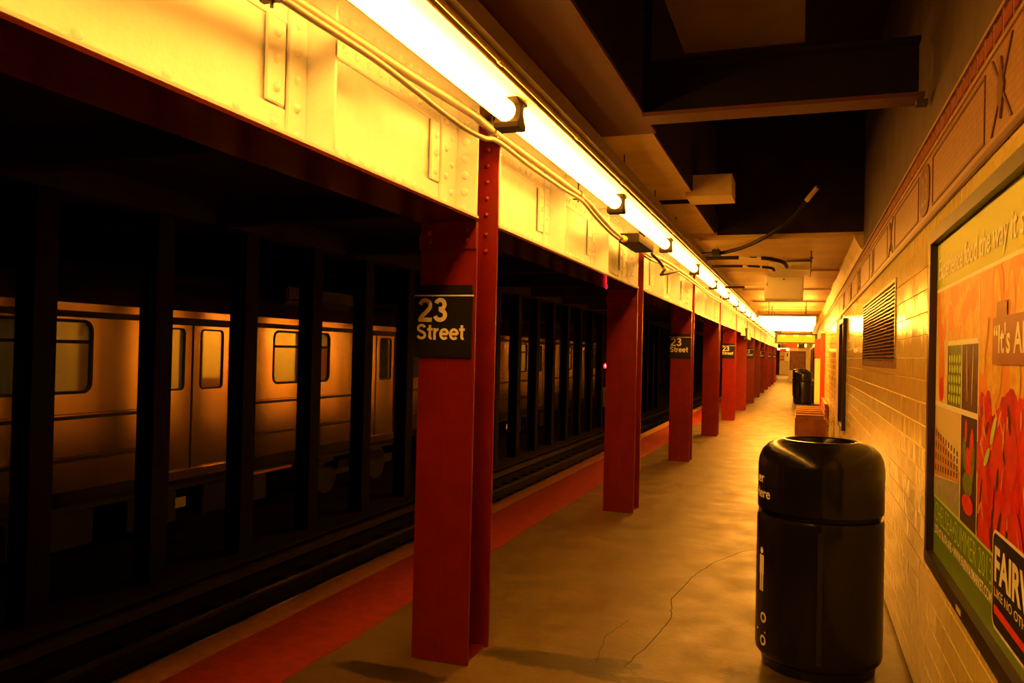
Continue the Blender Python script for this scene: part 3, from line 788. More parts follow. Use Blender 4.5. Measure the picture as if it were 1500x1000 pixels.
o = MB().bbox(.28, .52, 32.4, 32.9, 0, .80, .05).build('dark_bin', 'can_rubber'); tag(o, 'narrow dark bin against the wall beside the distant trash can', 'bin')

# ================================================================== BENCH
bn = thing('bench', 'dark reddish wooden bench with dividers along the tiled wall', 'bench', (0.2, 18.4, 0))
box('end_panel', 'wood_bench', -.31, .30, 0, .045, 0, .37, bn, .006)
box('end_panel', 'wood_bench', -.31, .30, 3.2, 3.245, 0, .37, bn, .006)
for k in range(6):
    box('seat_slat', 'wood_bench', -.31 + k * .095, -.31 + k * .095 + .085, .0, 3.245, .37, .395, bn, .004)
for k in range(5):
    dv = box('seat_divider', 'wood_bench', -.30, .26, .02 + k * .79, .055 + k * .79, .395, .45, bn, .008); box('divider_cap', 'wood_pale', -.30, .26, .012 + k * .79, .063 + k * .79, .45, .462, dv)
for k in range(3):
    box('back_slat', 'wood_bench', .275 + k * .006, .30 + k * .006, 0, 3.245, .41 + k * .09, .49 + k * .09, bn, .004)
box('back_cap', 'wood_bench', .27, .335, -.02, 3.26, .675, .70, bn, .006)
box('front_apron', 'wood_bench', -.28, -.255, .045, 3.2, .28, .37, bn)

# ================================================================== WALL THINGS
# brass louvre grille let into the tiles
gy0, gy1, gz0, gz1 = GR
gr = thing('wall_grille', 'brass louvred vent grille let into the tiled wall beside the big poster', 'grille', (WALL_X, gy0, gz0))
GL, GH = gy1 - gy0, gz1 - gz0
box('back_plate', 'steel_brown', .035, .045, 0, GL, 0, GH, gr)
fr = MB().panel(0, -.006, .03, 0, GL, 0, GH, [(.03, GL - .03, .045, GH - .02)]).build('frame', 'brass_grille', gr)
rs = random.Random(8)
sl = []
for v in range(3):
    b = MB(); n = 18; h = .0215; ring = []
    for i in range(n + 1):
        y = .03 + (GL - .06) * i / n; w_ = rs.uniform(-.003, .003)
        ring.append([(-.004, y, w_), (-.006, y, h * .45 + w_), (.020, y, h + w_), (.028, y, h * .7 + w_)])
    for i in range(n + 1): b.v += ring[i]
    for i in range(n):
        for q in range(4):
            q2 = (q + 1) % 4; b.f.append((4 * i + q, 4 * i + q2, 4 * i + 4 + q2, 4 * i + 4 + q))
    sl.append(b.mesh('slat', 'brass_grille'))
for k in range(20):
    link('slat', sl[k % 3], gr, (0, 0, .047 + k * .0252))

# big framed poster -------------------------------------------------
py0, py1, pz0, pz1 = POSTER
po = thing('advertising_poster', 'large framed food market poster with red peppers on the tiled wall', 'poster', (WALL_X, py1, pz0))
def LY(y): return y - py1
def LZ(z): return z - pz0
fw = .05
MB().panel(0, -.042, .002, LY(py0), 0, 0, LZ(pz1), [(LY(py0) + fw, -fw, fw * 1.1, LZ(pz1) - fw)]).build('frame', 'frame_dark', po)
box('backing_board', 'frame_dark', -.012, 0, LY(py0) + .02, -.02, .02, LZ(pz1) - .02, po)
U0 = py1 - fw                                    # u measured from the inner left edge towards the camera
PX = -.0125
_layer = [0]
def pquad(name, m, u0, u1, z0, z1, parent=None, lift=None):
    _layer[0] += 1
    x = PX - (lift if lift is not None else .0003)
    y0, y1 = LY(U0 - u1), LY(U0 - u0)
    return MB().quad((x, y1, LZ(z0)), (x, y0, LZ(z0)), (x, y0, LZ(z1)), (x, y1, LZ(z1))).build(name, m, parent or po)
UW = (py1 - py0) - 2 * fw
ZB, ZT = pz0 + fw * 1.1, pz1 - fw
ZL = 1.945; ZBAND = 1.072
pquad('print_top_band', 'print_yellow', 0, UW, ZL, ZT)
pquad('print_rule', 'print_cream', 0, UW, ZL - .012, ZL + .001, lift=.0008)
pquad('print_photo', 'print_gold', 0, .90, 1.715, ZL)
pquad('print_photo', 'print_sky', 0, .30, 1.46, 1.81, lift=.0006)
pquad('print_photo', 'print_green', .32, .595, 1.47, 1.705, lift=.0006)
pquad('print_photo', 'print_brown', .605, .885, 1.47, 1.705, lift=.0006)
pquad('print_rule', 'print_cream', .30, .90, 1.703, 1.722, lift=.0009)
pquad('print_rule', 'print_cream', 0, .90, 1.452, 1.472, lift=.0009)
pquad('print_rule', 'print_cream', .892, .905, ZBAND, ZL, lift=.0009)
pquad('print_rule', 'print_cream', .594, .606, ZBAND, 1.705, lift=.0009)
bp_ = pquad('print_photo', 'print_sky', 0, .60, ZBAND, 1.455)
pquad('print_photo', 'print_dark', .60, .90, ZBAND, 1.455)
pquad('print_photo', 'print_red', .90, UW, ZBAND, 1.50)
pquad('print_photo', 'print_orange', .90, UW, 1.50, ZL)
pquad('print_bottom_band', 'print_olive', 0, UW, ZB, ZBAND)
pquad('print_rule', 'print_lime', 0, 1.18, ZBAND - .008, ZBAND + .003, lift=.0009)
def pblob(b, u, z, ru, rz, rot=0, x=PX - .001, n=14, sq=1.0):
    pts = []
    for k in range(n):
        g = 2 * math.pi * k / n; a, c = ru * math.cos(g), rz * math.sin(g)
        if sq != 1.0: a = ru * math.copysign(abs(math.cos(g)) ** sq, math.cos(g)); c = rz * math.copysign(abs(math.sin(g)) ** sq, math.sin(g))
        uu = u + a * math.cos(rot) - c * math.sin(rot); zz = z + a * math.sin(rot) + c * math.cos(rot)
        zz = min(max(zz, b.z0), b.z1); uu = min(max(uu, b.u0), b.u1)
        pts.append((x, LY(U0 - uu), LZ(zz)))
    b.poly(pts)
def art(name, m, blobs, lim, x):
    b = MB(); b.u0, b.u1, b.z0, b.z1 = lim
    for q in blobs: pblob(b, *q, x=x - .00002 * (len(b.f) % 20))
    return tag(b.build(name, m, po), kind='stuff')
ra = random.Random(31)
lo = (.905, UW, ZBAND + .003, 1.62); hi = (.905, UW, 1.44, ZL - .012)
art('print_pumpkins', 'print_pumpkin', [(ra.uniform(.95, UW), ra.uniform(1.5, 1.9), ra.uniform(.06, .10), ra.uniform(.05, .09), ra.uniform(-.5, .5)) for _ in range(22)], hi, PX - .0010)
art('print_pumpkins', 'print_gold', [(ra.uniform(.95, UW), ra.uniform(1.52, 1.92), ra.uniform(.03, .06), ra.uniform(.06, .11), ra.uniform(-.5, .5)) for _ in range(22)], hi, PX - .0016)
art('print_peppers', 'print_red', [(ra.uniform(.93, UW), ra.uniform(1.1, 1.5), ra.uniform(.06, .10), ra.uniform(.09, .16), ra.uniform(-.9, .9)) for _ in range(30)], lo, PX - .0022)
art('print_peppers', 'print_scarlet', [(ra.uniform(.93, UW), ra.uniform(1.1, 1.52), ra.uniform(.045, .075), ra.uniform(.08, .14), ra.uniform(-1, 1)) for _ in range(30)], lo, PX - .0028)
art('print_shadows', 'print_dark', [(ra.uniform(.93, UW), ra.uniform(1.1, 1.5), ra.uniform(.008, .016), ra.uniform(.03, .07), ra.uniform(-1, 1)) for _ in range(24)], lo, PX - .0034)
art('print_highlights', 'print_highlight', [(ra.uniform(.93, UW), ra.uniform(1.1, 1.5), ra.uniform(.005, .010), ra.uniform(.02, .05), ra.uniform(-1, 1)) for _ in range(34)], lo, PX - .0040)
art('print_stems', 'print_lime', [(ra.uniform(.93, UW), ra.uniform(1.15, 1.6), ra.uniform(.012, .020), ra.uniform(.03, .06), ra.uniform(-1, 1)) for _ in range(9)], lo, PX - .0046)
# small photographs: drink, building with windows and street, bowl
art('print_drink', 'print_pumpkin', [(.15, 1.60, .075, .15, 0), (.13, 1.75, .06, .05, 0)], (.0, .29, 1.475, 1.80), PX - .0012)
art('print_drink', 'print_scarlet', [(.16, 1.53, .06, .05, 0)], (.0, .29, 1.475, 1.80), PX - .0018)
art('print_tomatoes', 'print_pumpkin', [(ra.uniform(.05, .85), ra.uniform(1.75, 1.92), ra.uniform(.03, .06), ra.uniform(.04, .07), 0) for _ in range(9)], (0, .89, 1.725, 1.93), PX - .0006)
art('print_grapes', 'print_lime', [(.34 + .055 * (k % 5) + .01 * ((k // 5) % 2), 1.50 + .038 * (k // 5), .019, .016, 0) for k in range(25)], (.32, .59, 1.475, 1.70), PX - .0011)
art('print_drink', 'print_cream', [(.70, 1.60, .004, .10, .1), (.80, 1.60, .004, .11, -.1)], (.61, .88, 1.475, 1.70), PX - .0013)
b = MB()
b.poly([(PX - .0010, LY(U0 - u), LZ(z)) for u, z in ((0, 1.16), (.59, 1.20), (.59, 1.24), (0, 1.37))]); b.build('print_building', 'print_brick', po)
b = MB()
for r in range(4):
    for k in range(9):
        u = .03 + k * .062; z = 1.18 + r * .048 * (1 - k * .055) + k * .004
        b.quad(*[(PX - .0014, LY(U0 - uu), LZ(zz)) for uu, zz in ((u, z), (u + .024, z), (u + .024, z + .028 * (1 - k * .04)), (u, z + .028 * (1 - k * .04)))])
tag(b.build('print_windows', 'print_dark', po), kind='stuff')
b = MB(); b.poly([(PX - .0018, LY(U0 - u), LZ(z)) for u, z in ((0, ZBAND + .004), (.59, ZBAND + .004), (.59, 1.20), (0, 1.15))]); b.build('print_street', 'print_street', po)
art('print_bowl', 'print_scarlet', [(.75, 1.28, .05, .07, .4), (.80, 1.36, .03, .06, -.3), (.70, 1.40, .02, .04, 0), (.74, 1.15, .10, .035, 0)], (.61, .885, ZBAND + .004, 1.45), PX - .0010)
art('print_bowl', 'print_green', [(.68, 1.32, .03, .06, .2), (.83, 1.30, .025, .07, -.2), (.74, 1.22, .09, .04, 0)], (.61, .885, ZBAND + .004, 1.45), PX - .0016)
# lettering
def ptext(s, u, z, wd, ht, m, name='lettering', bold=0.0, x=PX - .0030, shear=0.0):
    b = MB(); place_text(b, text_mb(s, wd, ht, bold), lambda a, v: (x, LY(U0 - u - a - shear * v), LZ(z + v)))
    return tag(b.build(name, m, po), kind='stuff') if ' ' in s else b.build(name, m, po)
ptext('Experience food the way it should be', .05, 1.985, 1.85, .085, 'print_cream', bold=.008, shear=.15)
bx_ = pquad('print_text_box', 'print_box', 1.12, UW, 1.635, 1.775, lift=.0050)
ptext('\u201cIt\'s All Good\u201d', 1.14, 1.67, .80, .085, 'print_cream', bold=.02, x=PX - .0056)
pquad('print_text_box', 'print_box', 1.17, 1.30, 1.775, 1.82, lift=.0050)
ptext('CHELSEA\u2022SUMMER 2013', .04, .972, 1.10, .080, 'print_lime', bold=-.012, x=PX - .0012)
ptext('25TH ST & 6TH AVE \u2022 WWW.FAIRWAYMARKET.COM', .04, .920, 1.10, .036, 'print_cream', bold=.03, x=PX - .0012)
def rrect(u0, u1, z0, z1, r, x):
    pts = []
    for cu_, cz, a0 in ((u1 - r, z1 - r, 0), (u0 + r, z1 - r, 90), (u0 + r, z0 + r, 180), (u1 - r, z0 + r, 270)):
        for k in range(6):
            g = math.radians(a0 + 18 * k); pts.append((x, LY(U0 - cu_ - r * math.cos(g)), LZ(cz + r * math.sin(g))))
    return pts
MB().poly(rrect(1.165, 1.90, .868, 1.155, .04, PX - .0052)).build('logo_border', 'print_cream', po)
lg = MB().poly(rrect(1.175, 1.89, .878, 1.145, .034, PX - .0058)).build('logo_panel', 'sign_black', po)
ptext('FAIRWAY', 1.20, 1.012, .66, .098, 'print_cream', 'logo_lettering', bold=.035, x=PX - .0064)
ptext('LIKE NO OTHER MARKET', 1.20, .965, .66, .026, 'print_cream', 'logo_lettering', bold=.01, x=PX - .0064)
MB().poly([(PX - .0064, LY(U0 - u), LZ(z)) for u, z in ((1.20, .915), (1.86, .905), (1.86, .925), (1.20, .940))]).build('logo_stroke', 'print_scarlet', po)
box('frame_label', 'tag_cream', -.0428, -.042, LY(3.20), LY(3.11), .012, .030, po)

# second framed poster, seen edge on
p2 = thing('framed_poster', 'narrow-looking framed poster on the tiled wall past the grille', 'poster', (WALL_X, 11.66, .70))
MB().panel(0, -.05, .0, 0, 1.20, 0, 1.49, [(.05, 1.15, .05, 1.44)]).build('frame', 'frame_dark', p2)
box('print', 'far_poster', -.012, 0, .04, 1.16, .04, 1.45, p2)
box('glazing', 'glass_dark', -.020, -.014, .045, 1.155, .045, 1.445, p2)
o = box('wall_pilaster', 'far_cream', WALL_X - .02, WALL_X + .02, 13.1, 14.6, 0, 2.29); tag(o, 'smooth cream pilaster strip in the tiled wall', kind='structure')
o = thing('red_post', 'bright red painted post against the wall beyond the bench', 'post', (WALL_X, 21.75, 0))
box('shaft', 'red_enamel', -.115, -.008, 0, .16, 0.0, 2.28, o, .008); box('cap', 'cabinet_cream', -.12, -.008, -.005, .165, 2.28, 2.34, o)
o = thing('wall_cabinet', 'pale yellow cabinet standing behind the bright red post', 'cabinet', (WALL_X, 26.6, .0))
box('case', 'cabinet_cream', -.17, -.008, 0, .6, .27, 1.66, o, .008); box('door', 'yellow_door', -.165, -.012, -.012, 0, .30, 1.63, o); box('plinth', 'steel_brown', -.165, -.01, .01, .6, 0, .27, o)
o = thing('red_wall_sign', 'square red sign on the wall above the pale yellow cabinet', 'sign', (WALL_X, 26.4, 1.69))
box('board', 'red_enamel', -.19, -.008, 0, .05, 0, .55, o, .006); box('bracket', 'rod_dark', -.1, -.008, .05, .12, .2, .25, o)
pcount = 0
for y, lab in ((36.5, 'dark poster on the far wall, first past the red wall sign'), (42.0, 'dark poster on the far wall, second past the red wall sign'), (49.5, 'dark poster on the far wall, last before the cream end block')):
    o = thing('framed_poster', lab, 'poster', (WALL_X, y, .7), 'dark posters on the far wall')
    MB().panel(0, -.05, 0, 0, 3.0, 0, 1.5, [(.06, 2.94, .06, 1.44)]).build('frame', 'frame_dark', o); box('print', 'far_poster', -.02, 0, .05, 2.95, .05, 1.45, o)

# ================================================================== THINGS UNDER THE FAR CEILING
e1 = thing('electrical_cabinet', 'cream metal cabinet hanging from the ceiling, its front facing the camera', 'cabinet', (-0.27, 13.0, 2.53))
MB().bbox(-.28, .28, 0, .55, 0, .345, .008).build('case', 'cabinet_cream', e1)
box('door', 'cabinet_cream', -.27, .27, -.012, 0.001, .008, .337, e1, .003)
MB().tube([(0.0, -.012, .300), (0.0, -.028, .300)], .012, 10).build('lock', 'rod_dark', e1)
box('hinge', 'rod_dark', -.245, -.235, -.016, -.011, .20, .245, e1)
for x in (-.2, .2): MB().tube([(x, .3, .345), (x, .3, .41)], .008, 6).build('hanger_rod', 'rod_dark', e1)
e2 = thing('metal_tray', 'flat cream tray-like enclosure on the ceiling above the hanging cabinet', 'enclosure', (-0.17, 11.3, 2.80))
MB().bbox(-.26, .26, 0, 1.1, 0, .10, .006).build('case', 'cabinet_cream', e2)
box('front_lip', 'cabinet_cream', -.265, .265, -.012, 0, -.012, .02, e2)
box('side_plate', 'rod_dark', .26, .27, 0, .5, -.05, .12, e2)
for x in (-.2, .2): MB().tube([(x, .3, .10), (x, .3, .135)], .008, 6).build('hanger_rod', 'rod_dark', e2)
rd = thing('hanger_rod', 'dark threaded hanger rod in front of the ceiling tray', 'rod', (0.09, 10.2, 2.93))
MB().tube([(0, 0, 0), (0, 0, -.17)], .009, 8).build('rod', 'rod_dark', rd); MB().tube([(0, 0, -.10), (0, 0, -.12)], .02, 8).build('nut', 'rod_dark', rd); MB().box(-.07, .07, -.02, .02, -.012, 0).build('ceiling_plate', 'rod_dark', rd)
k1 = thing('power_cable', 'thick black cable curving up from the light row into the dark shaft', 'cable', (-1.1, 9.8, 2.85))
MB().tube(smooth_path([(-.03, .1, 0), (.10, .02, .0), (.24, -.05, .0), (.50, -.40, .02), (.78, -.90, .08), (1.0, -1.06, .23), (1.14, -1.20, .38), (1.22, -1.28, .47)]), .021, 10).build('cable', 'cable_black', k1, 50)
MB().tube([(1.12, -1.18, .36), (1.22, -1.28, .47)], .024, 10).build('end_sleeve', 'tag_cream', k1, 50)
MB().bbox(.10, .19, -.12, .06, -.035, .03, .005).build('clamp', 'cable_black', k1)
for x in (.125, .165): MB().tube([(x, -.03, .03), (x, -.03, .056)], .005, 6).build('hanger_rod', 'rod_dark', k1)
k2 = thing('power_cable', 'black cable with a cream sleeve reaching the ceiling tray, upper of two', 'cable', (-1.1, 10.3, 2.85))
MB().tube(smooth_path([(-.03, 0, -.005), (.1, 0, .0), (.38, 0, .0), (.66, .02, -.01), (.80, .08, -.03), (.88, .3, -.04), (.90, .95, -.02)]), .023, 10).build('cable', 'cable_black', k2, 50)
MB().tube([(.36, 0, .001), (.62, .016, -.007)], .027, 10).build('sleeve', 'tag_cream', k2, 50)
k3 = thing('power_cable', 'black cable with a cream sleeve reaching the ceiling tray, lower of two', 'cable', (-1.1, 11.0, 2.82))
MB().tube(smooth_path([(-.03, 0, .0), (.1, 0, .005), (.4, 0, .0), (.6, .02, -.01), (.72, .10, -.02), (.74, .27, -.03)]), .018, 10).build('cable', 'cable_black', k3, 50)
MB().tube([(.36, 0, .001), (.60, .02, -.009)], .022, 10).build('sleeve', 'tag_cream', k3, 50)
k4 = thing('conduit_stub', 'short cream conduit entering the left side of the hanging cabinet', 'pipe', (-.55, 13.2, 2.73))
MB().tube([(-.02, 0, 0), (-.30, 0, 0)], .02, 10).build('sleeve', 'tag_cream', k4, 50); MB().tube([(-.30, 0, 0), (-.60, 0, 0)], .018, 10).build('cable', 'cable_black', k4, 50)
# pendant lights across the platform; those behind the front one are added for light
for j, y in enumerate((19.5, 21.6, 23.8, 44.0, 56.0, 82.0)):
    pl = thing('pendant_light', ['wide white pendant light across the platform, front one of three', 'wide white pendant light added to spread the glow, middle of three', 'wide white pendant light added to spread the glow, rear of three', 'added far pendant light hidden behind the yellow hanging sign', 'last pendant light before the cream end block', 'pendant light in the narrow passage at the far end'][j], 'light', (-0.32 if y < 70 else -1.55, y, 2.40), 'pendant lights across the platform')
    MB().prism([(-.27, .168), (.27, .168), (.27, .20), (.20, .235), (-.20, .235), (-.27, .20)], 0, -.66, .66).build('housing', 'fixture_housing', pl)
    MB().prism([(-.25, .168), (.25, .168), (.20, .03), (.10, 0), (-.10, 0), (-.20, .03)], 0, -.60, .60).build('diffuser', 'pendant_glow', pl)
    for x in (-.4, .4): MB().tube([(x, 0, .21), (x, 0, .53)], .009, 8).build('hanger_rod', 'rod_dark', pl)
    for x in (-.62, .60): MB().prism([(-.25, .168), (.25, .168), (.20, .03), (.10, -.002), (-.10, -.002), (-.20, .03)], 0, x, x + .02).build('end_cap', 'fixture_housing', pl)
ys = thing('hanging_sign', 'yellow lit notice sign in a dark frame hanging across the platform', 'sign', (-.17, 26.6, 2.09))
MB().panel(1, -.05, .05, -.62, .62, 0, .31, [(-.545, .545, .05, .265)]).build('frame', 'frame_dark', ys)
box('face', 'yellow_face', -.55, .55, -.03, .03, .045, .27, ys)
for z in (.09, .135): box('print_line', 'print_lime', -.40, .45, -.032, -.03, z, z + .012, ys)
for x in (-.38, .0, .38): MB().bbox(x - .07, x + .07, -.06, -.03, .235, .262, .008).build('lamp', 'bulb_glow', ys)
for x in (-.45, .45): MB().tube([(x, 0, .31), (x, 0, .85)], .01, 8).build('hanger_rod', 'rod_dark', ys)
o = thing('speaker_box', 'white-sided black box on the girder over the sixth red column', 'box', (-1.49, 24.7, 2.16))
box('case', 'sign_black', -.105, 0, 0, 1.6, 0, .33, o, .006); box('side_panel', 'sign_white', -.002, .006, .04, 1.56, .02, .31, o)
o = thing('loudspeaker', 'small cream loudspeaker hanging before the black box on the girder', 'speaker', (-1.53, 23.4, 2.24))
MB().prism([(-.06, 0), (.06, 0), (.04, .20), (-.04, .20)], 1, 0, .12).build('horn', 'cabinet_cream', o); MB().tube([(0, .06, .20), (0, .06, .45)], .012, 8).build('stem', 'cabinet_cream', o)
hs = thing('hanging_sign', 'red and black direction sign hanging before the far end', 'sign', (-.33, 48.0, 2.20))
box('red_board', 'red_enamel', -.50, .12, -.03, .03, 0, .38, hs, .01); box('black_board', 'far_dark', .13, .50, -.03, .03, 0, .38, hs, .01); box('top_rail', 'cabinet_cream', -.5, .5, -.04, .04, .38, .43, hs)
for x in (-.4, .4): MB().tube([(x, 0, .43), (x, 0, .73)], .012, 6).build('hanger_rod', 'rod_dark', hs)
hs = thing('hanging_sign', 'small red sign hanging left of the direction sign', 'sign', (-0.98, 52.0, 2.02))
box('board', 'red_enamel', -.26, .12, -.03, .03, 0, .20, hs, .01); MB().tube([(-.1, 0, .2), (-.1, 0, .91)], .012, 6).build('hanger_rod', 'rod_dark', hs)
ep = thing('framed_poster', 'dark red poster on the cream end block of the platform', 'poster', (-.23, 62.0, .80))
MB().panel(1, -.05, 0, -.56, .52, 0, 1.36, [(-.5, .46, .06, 1.30)]).build('frame', 'frame_dark', ep); box('print', 'far_poster', -.52, .48, -.02, 0, .04, 1.32, ep)
ph = thing('pay_telephone', 'cream wall telephone box on the far end wall', 'telephone', (-1.32, Y_END - .3, 1.35))
box('hood', 'cabinet_cream', -.25, .25, -.25, 0, 0, .9, ph, .03); box('handset', 'sign_black', -.05, .08, -.30, -.24, .45, .80, ph, .02)
rp = thing('red_notice', 'red notice on the far end wall beside the telephone', 'notice', (-1.86, Y_END - .3, 1.4))
box('board', 'red_enamel', -.2, .2, -.04, 0, 0, .5, rp, .01); box('print_line', 'sign_white', -.15, .1, -.042, -.039, .2, .28, rp)

# ================================================================== TRACKS
tr = thing('running_rail', 'steel running rail of the near track, beside the platform edge', 'rail', (-3.99, 0, TRACK_Z + .046), 'rails of the near track')
def rail(t):
    MB().box(-.07, .07, Y_MIN, Y_END - .3, 0, .02).box(-.012, .012, Y_MIN, Y_END - .3, .02, .12).build('web', 'tie_wood', t)
    MB().bbox(-.036, .036, Y_MIN, Y_END - .3, .115, .155, .008).build('head', 'rail_steel', t)
rail(tr)
tr = thing('running_rail', 'steel running rail of the near track, beside the dark tunnel poles', 'rail', (-5.43, 0, TRACK_Z + .046), 'rails of the near track')
rail(tr)
tie = MB().bbox(-1.25, 1.25, -.12, .12, -.02, .045, .01).mesh('track_tie', 'tie_wood')
for k in range(60):
    o = link('track_tie', tie, None, (-4.71, .5 + k * .62, TRACK_Z + .0))
    tag(o, 'dark wooden tie under the near track rails', 'tie', 'ties of the near track')
t3 = thing('contact_rail', 'third rail under a dark cover board along the tunnel poles', 'rail', (-6.18, 0, TRACK_Z))
box('rail', 'rail_steel', -.04, .04, Y_MIN, Y_END - .3, .10, .20, t3); box('cover_board', 'tie_wood', -.16, .12, Y_MIN, Y_END - .3, .30, .335, t3); 
for k in range(24): box('support', 'tie_wood', -.20, -.14, k * 2.4, k * 2.4 + .08, 0, .30, t3)
o = box('trim_pole_kerb', 'track_dirt', -7.08, -6.46, Y_MIN, Y_END - .3, TRACK_Z, TRACK_Z + .20); tag(o, kind='structure')

# tunnel poles between the tracks
def make_pole():
    t = thing('tunnel_pole', '', 'pole')
    zb, zt_ = TRACK_Z + .20, 3.075
    MB().box(.10, .118, -.125, .125, zb, zt_).build('near_flange', 'pole_dark', t)
    MB().box(-.118, -.10, -.125, .125, zb, zt_).build('far_flange', 'pole_dark', t)
    MB().box(-.10, .10, -.009, .009, zb, zt_).build('web', 'pole_dark', t)
    MB().box(-.15, .15, -.16, .16, zb, zb + .02).build('base_plate', 'pole_dark', t)
    return t
_gap = {}
def gap_label(y):
    q = to_pixel((-6.64, y, 0.8))[0]
    for i in range(3):
        a, b_ = to_pixel((COL_X1, COL_Y0 + COL_D * i + .32, .8))[0], to_pixel((COL_X0, COL_Y0 + COL_D * (i + 1), .8))[0]
        if a < q < b_:
            n = _gap[i] = _gap.get(i, -1) + 1
            return '%s dark tunnel pole from the left between the %s and %s red columns' % ('first' if n == 0 else ORD[n], ORD[i], ORD[i + 1])
    return 'dark tunnel pole far off, mostly hidden by the red columns'
pole = make_pole(); children_index(pole)
for k in range(24):
    p = pole if k == 0 else copy_tree(pole)
    p.location = (-6.76, 5.74 + 1.515 * (k), 0)
    if k < 6: lab = ['leftmost dark steel pole in front of the train', 'second dark steel pole from the left in front of the train', 'third dark steel pole from the left in front of the train',
                     'fourth dark steel pole from the left in front of the train', 'fifth dark steel pole from the left in front of the train', 'sixth dark steel pole from the left, just before the nearest red column'][k]
    else: lab = gap_label(5.74 + 1.515 * k)
    tag(p, lab, 'pole', 'dark steel poles between the tracks')

# ================================================================== TRAIN
TX = -7.80
def rounded_frame(y0, y1, z0, z1, r, wd, x0, x1):
    """ring with rounded corners in the y-z plane"""
    def loop(o):
        pts = []
        for cy, cz, a0 in ((y1 - r, z1 - r, 0), (y0 + r, z1 - r, 90), (y0 + r, z0 + r, 180), (y1 - r, z0 + r, 270)):
            for k in range(6):
                g = math.radians(a0 + 18 * k); rr = max(r + o, .005); pts.append((cy + rr * math.cos(g), cz + rr * math.sin(g)))
        return pts
    A, B = loop(0), loop(-wd); n = len(A); b = MB()
    for x in (x0, x1):
        for L_ in (A, B): b.v += [(x, y, z) for y, z in L_]
    for i in range(n):
        j = (i + 1) % n
        b.f += [(i, j, n + j, n + i), (2 * n + i, 3 * n + i, 3 * n + j, 2 * n + j), (i, 2 * n + i, 2 * n + j, j), (n + i, n + j, 3 * n + j, 3 * n + i)]
    return b
def corner_fill(y0, y1, z0, z1, r, x0, x1, m, parent):
    """metal that rounds off the corners of a square hole"""
    for cy, cz, sy, sz in ((y0, z0, 1, 1), (y1, z0, -1, 1), (y0, z1, 1, -1), (y1, z1, -1, -1)):
        b = MB()
        pts = [(cy, cz)] + [(cy + sy * r * (1 - math.sin(g)), cz + sz * r * (1 - math.cos(g))) for g in [math.radians(18 * k) for k in range(6)]]
        b.prism(pts, 0, x0, x1).build('window_corner', m, parent)
CAR_L = 15.5
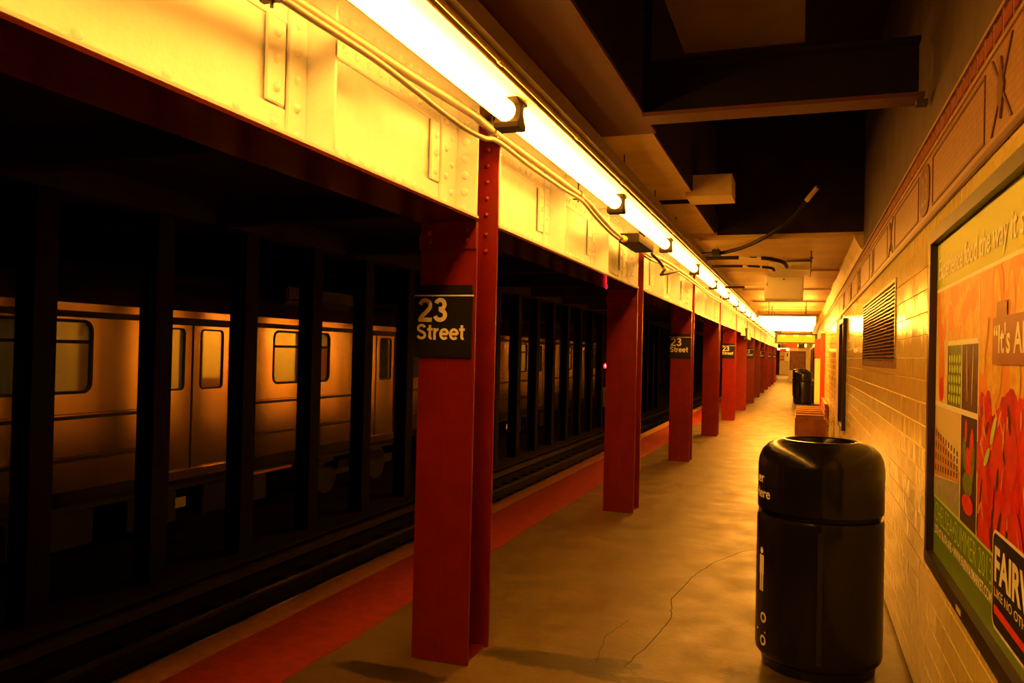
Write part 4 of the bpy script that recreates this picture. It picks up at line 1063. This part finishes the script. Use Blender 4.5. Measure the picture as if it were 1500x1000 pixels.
def make_car():
    t = thing('subway_car', '', 'train car')
    doors = (2.65, 7.75, 12.85)
    wins = [(4.43, 6.07), (9.53, 11.17), (.35, 1.35), (14.1, 15.1)]
    dh = [(c - .77, c + .77, -.03, 1.955) for c in doors]
    wh = [(a, b_, 1.05, 1.90) for a, b_ in wins]
    body = MB().panel(0, -.05, 0, 0, CAR_L, -.20, 2.0, dh + wh).build('side_wall', 'stainless', t)
    for a, b_ in wins: corner_fill(a, b_, 1.05, 1.90, .13, -.05, -.001, 'stainless', body)
    # belt rails between the doors
    segs = [(0, 1.86), (3.44, 6.96), (8.54, 12.06), (13.64, CAR_L)]
    for a, b_ in segs:
        for z in (.33, .81):
            MB().prism([(0, z - .016), (.022, z - .006), (.022, z + .010), (0, z + .016)], 1, a, b_).build('belt_rail', 'stainless', body)
            MB().box(-.001, .004, a, b_, z - .05, z - .017).build('belt_groove', 'gasket_black', body)
    MB().box(-.03, .012, 0, CAR_L, 2.0, 2.012).build('drip_rail', 'stainless', t)
    MB().box(-.04, .006, 0, CAR_L, 1.925, 1.998).build('gutter_shade', 'gasket_black', t)  # black band paints the shade below the drip rail
    roof = [(0, 2.01), (0, 2.09), (-.06, 2.16), (-.22, 2.32), (-.50, 2.46), (-1.0, 2.55), (-1.30, 2.57), (-1.60, 2.55), (-2.10, 2.46), (-2.38, 2.32), (-2.54, 2.16), (-2.6, 2.09), (-2.6, 2.01)]
    MB().prism(roof, 1, 0, CAR_L).build('roof', 'stainless', t)
    for y in (3.0, 10.6):
        MB().bbox(-1.7, -.5, y, y + 2.2, 2.45, 2.68, .03).build('roof_vent', 'under_dark', t)
    MB().box(-2.6, -2.55, 0, CAR_L, -.20, 2.01).build('far_wall', 'car_inside', t)
    MB().box(-2.6, 0, 0, CAR_L, -.20, -.05).build('car_floor', 'under_dark', t)
    for y in (0, CAR_L - .05): MB().box(-2.55, -.05, y, y + .05, -.05, 2.01).build('end_wall', 'car_inside', t)
    for x in (-.75, -1.95): box('interior_lamp', 'car_lamp', x - .12, x + .12, .4, CAR_L - .4, 1.985, 2.005, t)
    for a, b_ in wins[:2]:
        s = box('bench_seat', 'car_inside', -.62, -.10, a - .4, b_ + .4, .42, .50, t); box('seat_back', 'car_inside', -.16, -.10, a - .4, b_ + .4, .50, .95, s)
    for a, b_ in wins:
        wf = rounded_frame(a, b_, 1.05, 1.90, .13, .035, -.03, .008).build('window', 'gasket_black', t)
        box('pane', 'car_glass', -.020, -.016, a + .01, b_ - .01, 1.06, 1.89, wf)
        box('transom_bar', 'gasket_black', -.024, .004, a + .02, b_ - .02, 1.625, 1.665, wf)
    for c in doors:
        box('door_header', 'gasket_black', -.045, -.005, c - .77, c + .77, 1.90, 1.955, t)
        for q in (c - .80, c + .77): box('door_post', 'stainless', -.04, .015, q, q + .03, -.03, 1.98, t)
        box('sill', 'stainless', -.05, .03, c - .80, c + .80, -.16, -.03, t, .01)
        for s in (-1, 1):
            a, b_ = (c - .765, c - .008) if s < 0 else (c + .008, c + .765)
            m_ = (a + b_) / 2; wa, wb, wz0, wz1 = m_ - .24, m_ + .24, 1.03, 1.86
            dl = MB().panel(0, -.042, -.012, a, b_, -.025, 1.90, [(wa, wb, wz0, wz1)]).build('door_leaf', 'door_steel', t)
            corner_fill(wa, wb, wz0, wz1, .07, -.042, -.0125, 'door_steel', dl)
            rounded_frame(wa, wb, wz0, wz1, .07, .022, -.036, -.007).build('window_gasket', 'gasket_black', dl)
            box('pane', 'car_glass', -.028, -.024, wa + .01, wb - .01, wz0 + .01, wz1 - .01, dl)
        box('door_edge', 'gasket_black', -.04, -.004, c - .012, c + .012, -.025, 1.90, t)
    # running gear
    MB().box(-2.3, -.3, .6, CAR_L - .6, -.36, -.20).build('underframe', 'under_dark', t)
    for y in (2.6, 12.9):
        tk = MB().box(-.55, -.38, y - 1.4, y + 1.4, -.72, -.55).build('truck_frame', 'under_dark', t)
        for q in (-.95, .95):
            MB().tube([(-.62, y + q, -.70), (-.50, y + q, -.70)], .36, 20).build('wheel', 'under_dark', tk)
        MB().box(-.40, -.30, y - .9, y + .9, -.60, -.45).build('shoe_beam', 'tie_wood', tk)
    for y, l in ((5.2, 1.2), (6.9, .9), (8.3, 1.5)): box('equipment_box', 'under_dark', -1.0, -.25, y, y + l, -.78, -.36, t, .02)
    return t
car = make_car(); children_index(car)
car.location = (TX, 1.32, 0); tag(car, 'stainless steel subway car behind the poles, left of the nearest red column', 'train car', 'cars of the subway train')
car2 = copy_tree(car); car2.location = (TX, 1.32 + CAR_L + .55, 0); tag(car2, 'second subway car, seen between the nearest and second red columns', 'train car', 'cars of the subway train')
box('number_plate', 'plate_cream', -.242, -.235, 7.75, 7.95, -.60, -.46, car)
box('grab_step', 'plate_orange', -.20, -.12, 8.85, 10.3, -.34, -.30, car)
box('reflector_plate', 'plate_orange', -.242, -.230, 11.0, 11.25, -.42, -.22, car)
box('number_plate', 'plate_cream', -.242, -.235, 5.0, 5.2, -.60, -.46, car2)

# signal beyond the second column
sg = thing('track_signal', 'small red track signal glowing beside the second red column', 'signal', (-3.70, 16.3, TRACK_Z))
MB().tube([(0, 0, 0), (0, 0, 2.35)], .03, 10).build('post', 'rod_dark', sg)
MB().bbox(-.10, .10, -.06, .12, 2.34, 2.85, .02).build('head', 'rod_dark', sg)
lens = MB().tube([(0, -.062, 2.585), (0, -.075, 2.585)], .042, 16).build('lens', 'signal_red', sg)
MB().tube([(0, -.062, 2.585), (0, -.13, 2.585)], .056, 16, cap=False).build('hood', 'rod_dark', sg)
box('number_plate', 'plate_cream', -.07, .07, -.05, -.04, 1.75, 2.15, sg)
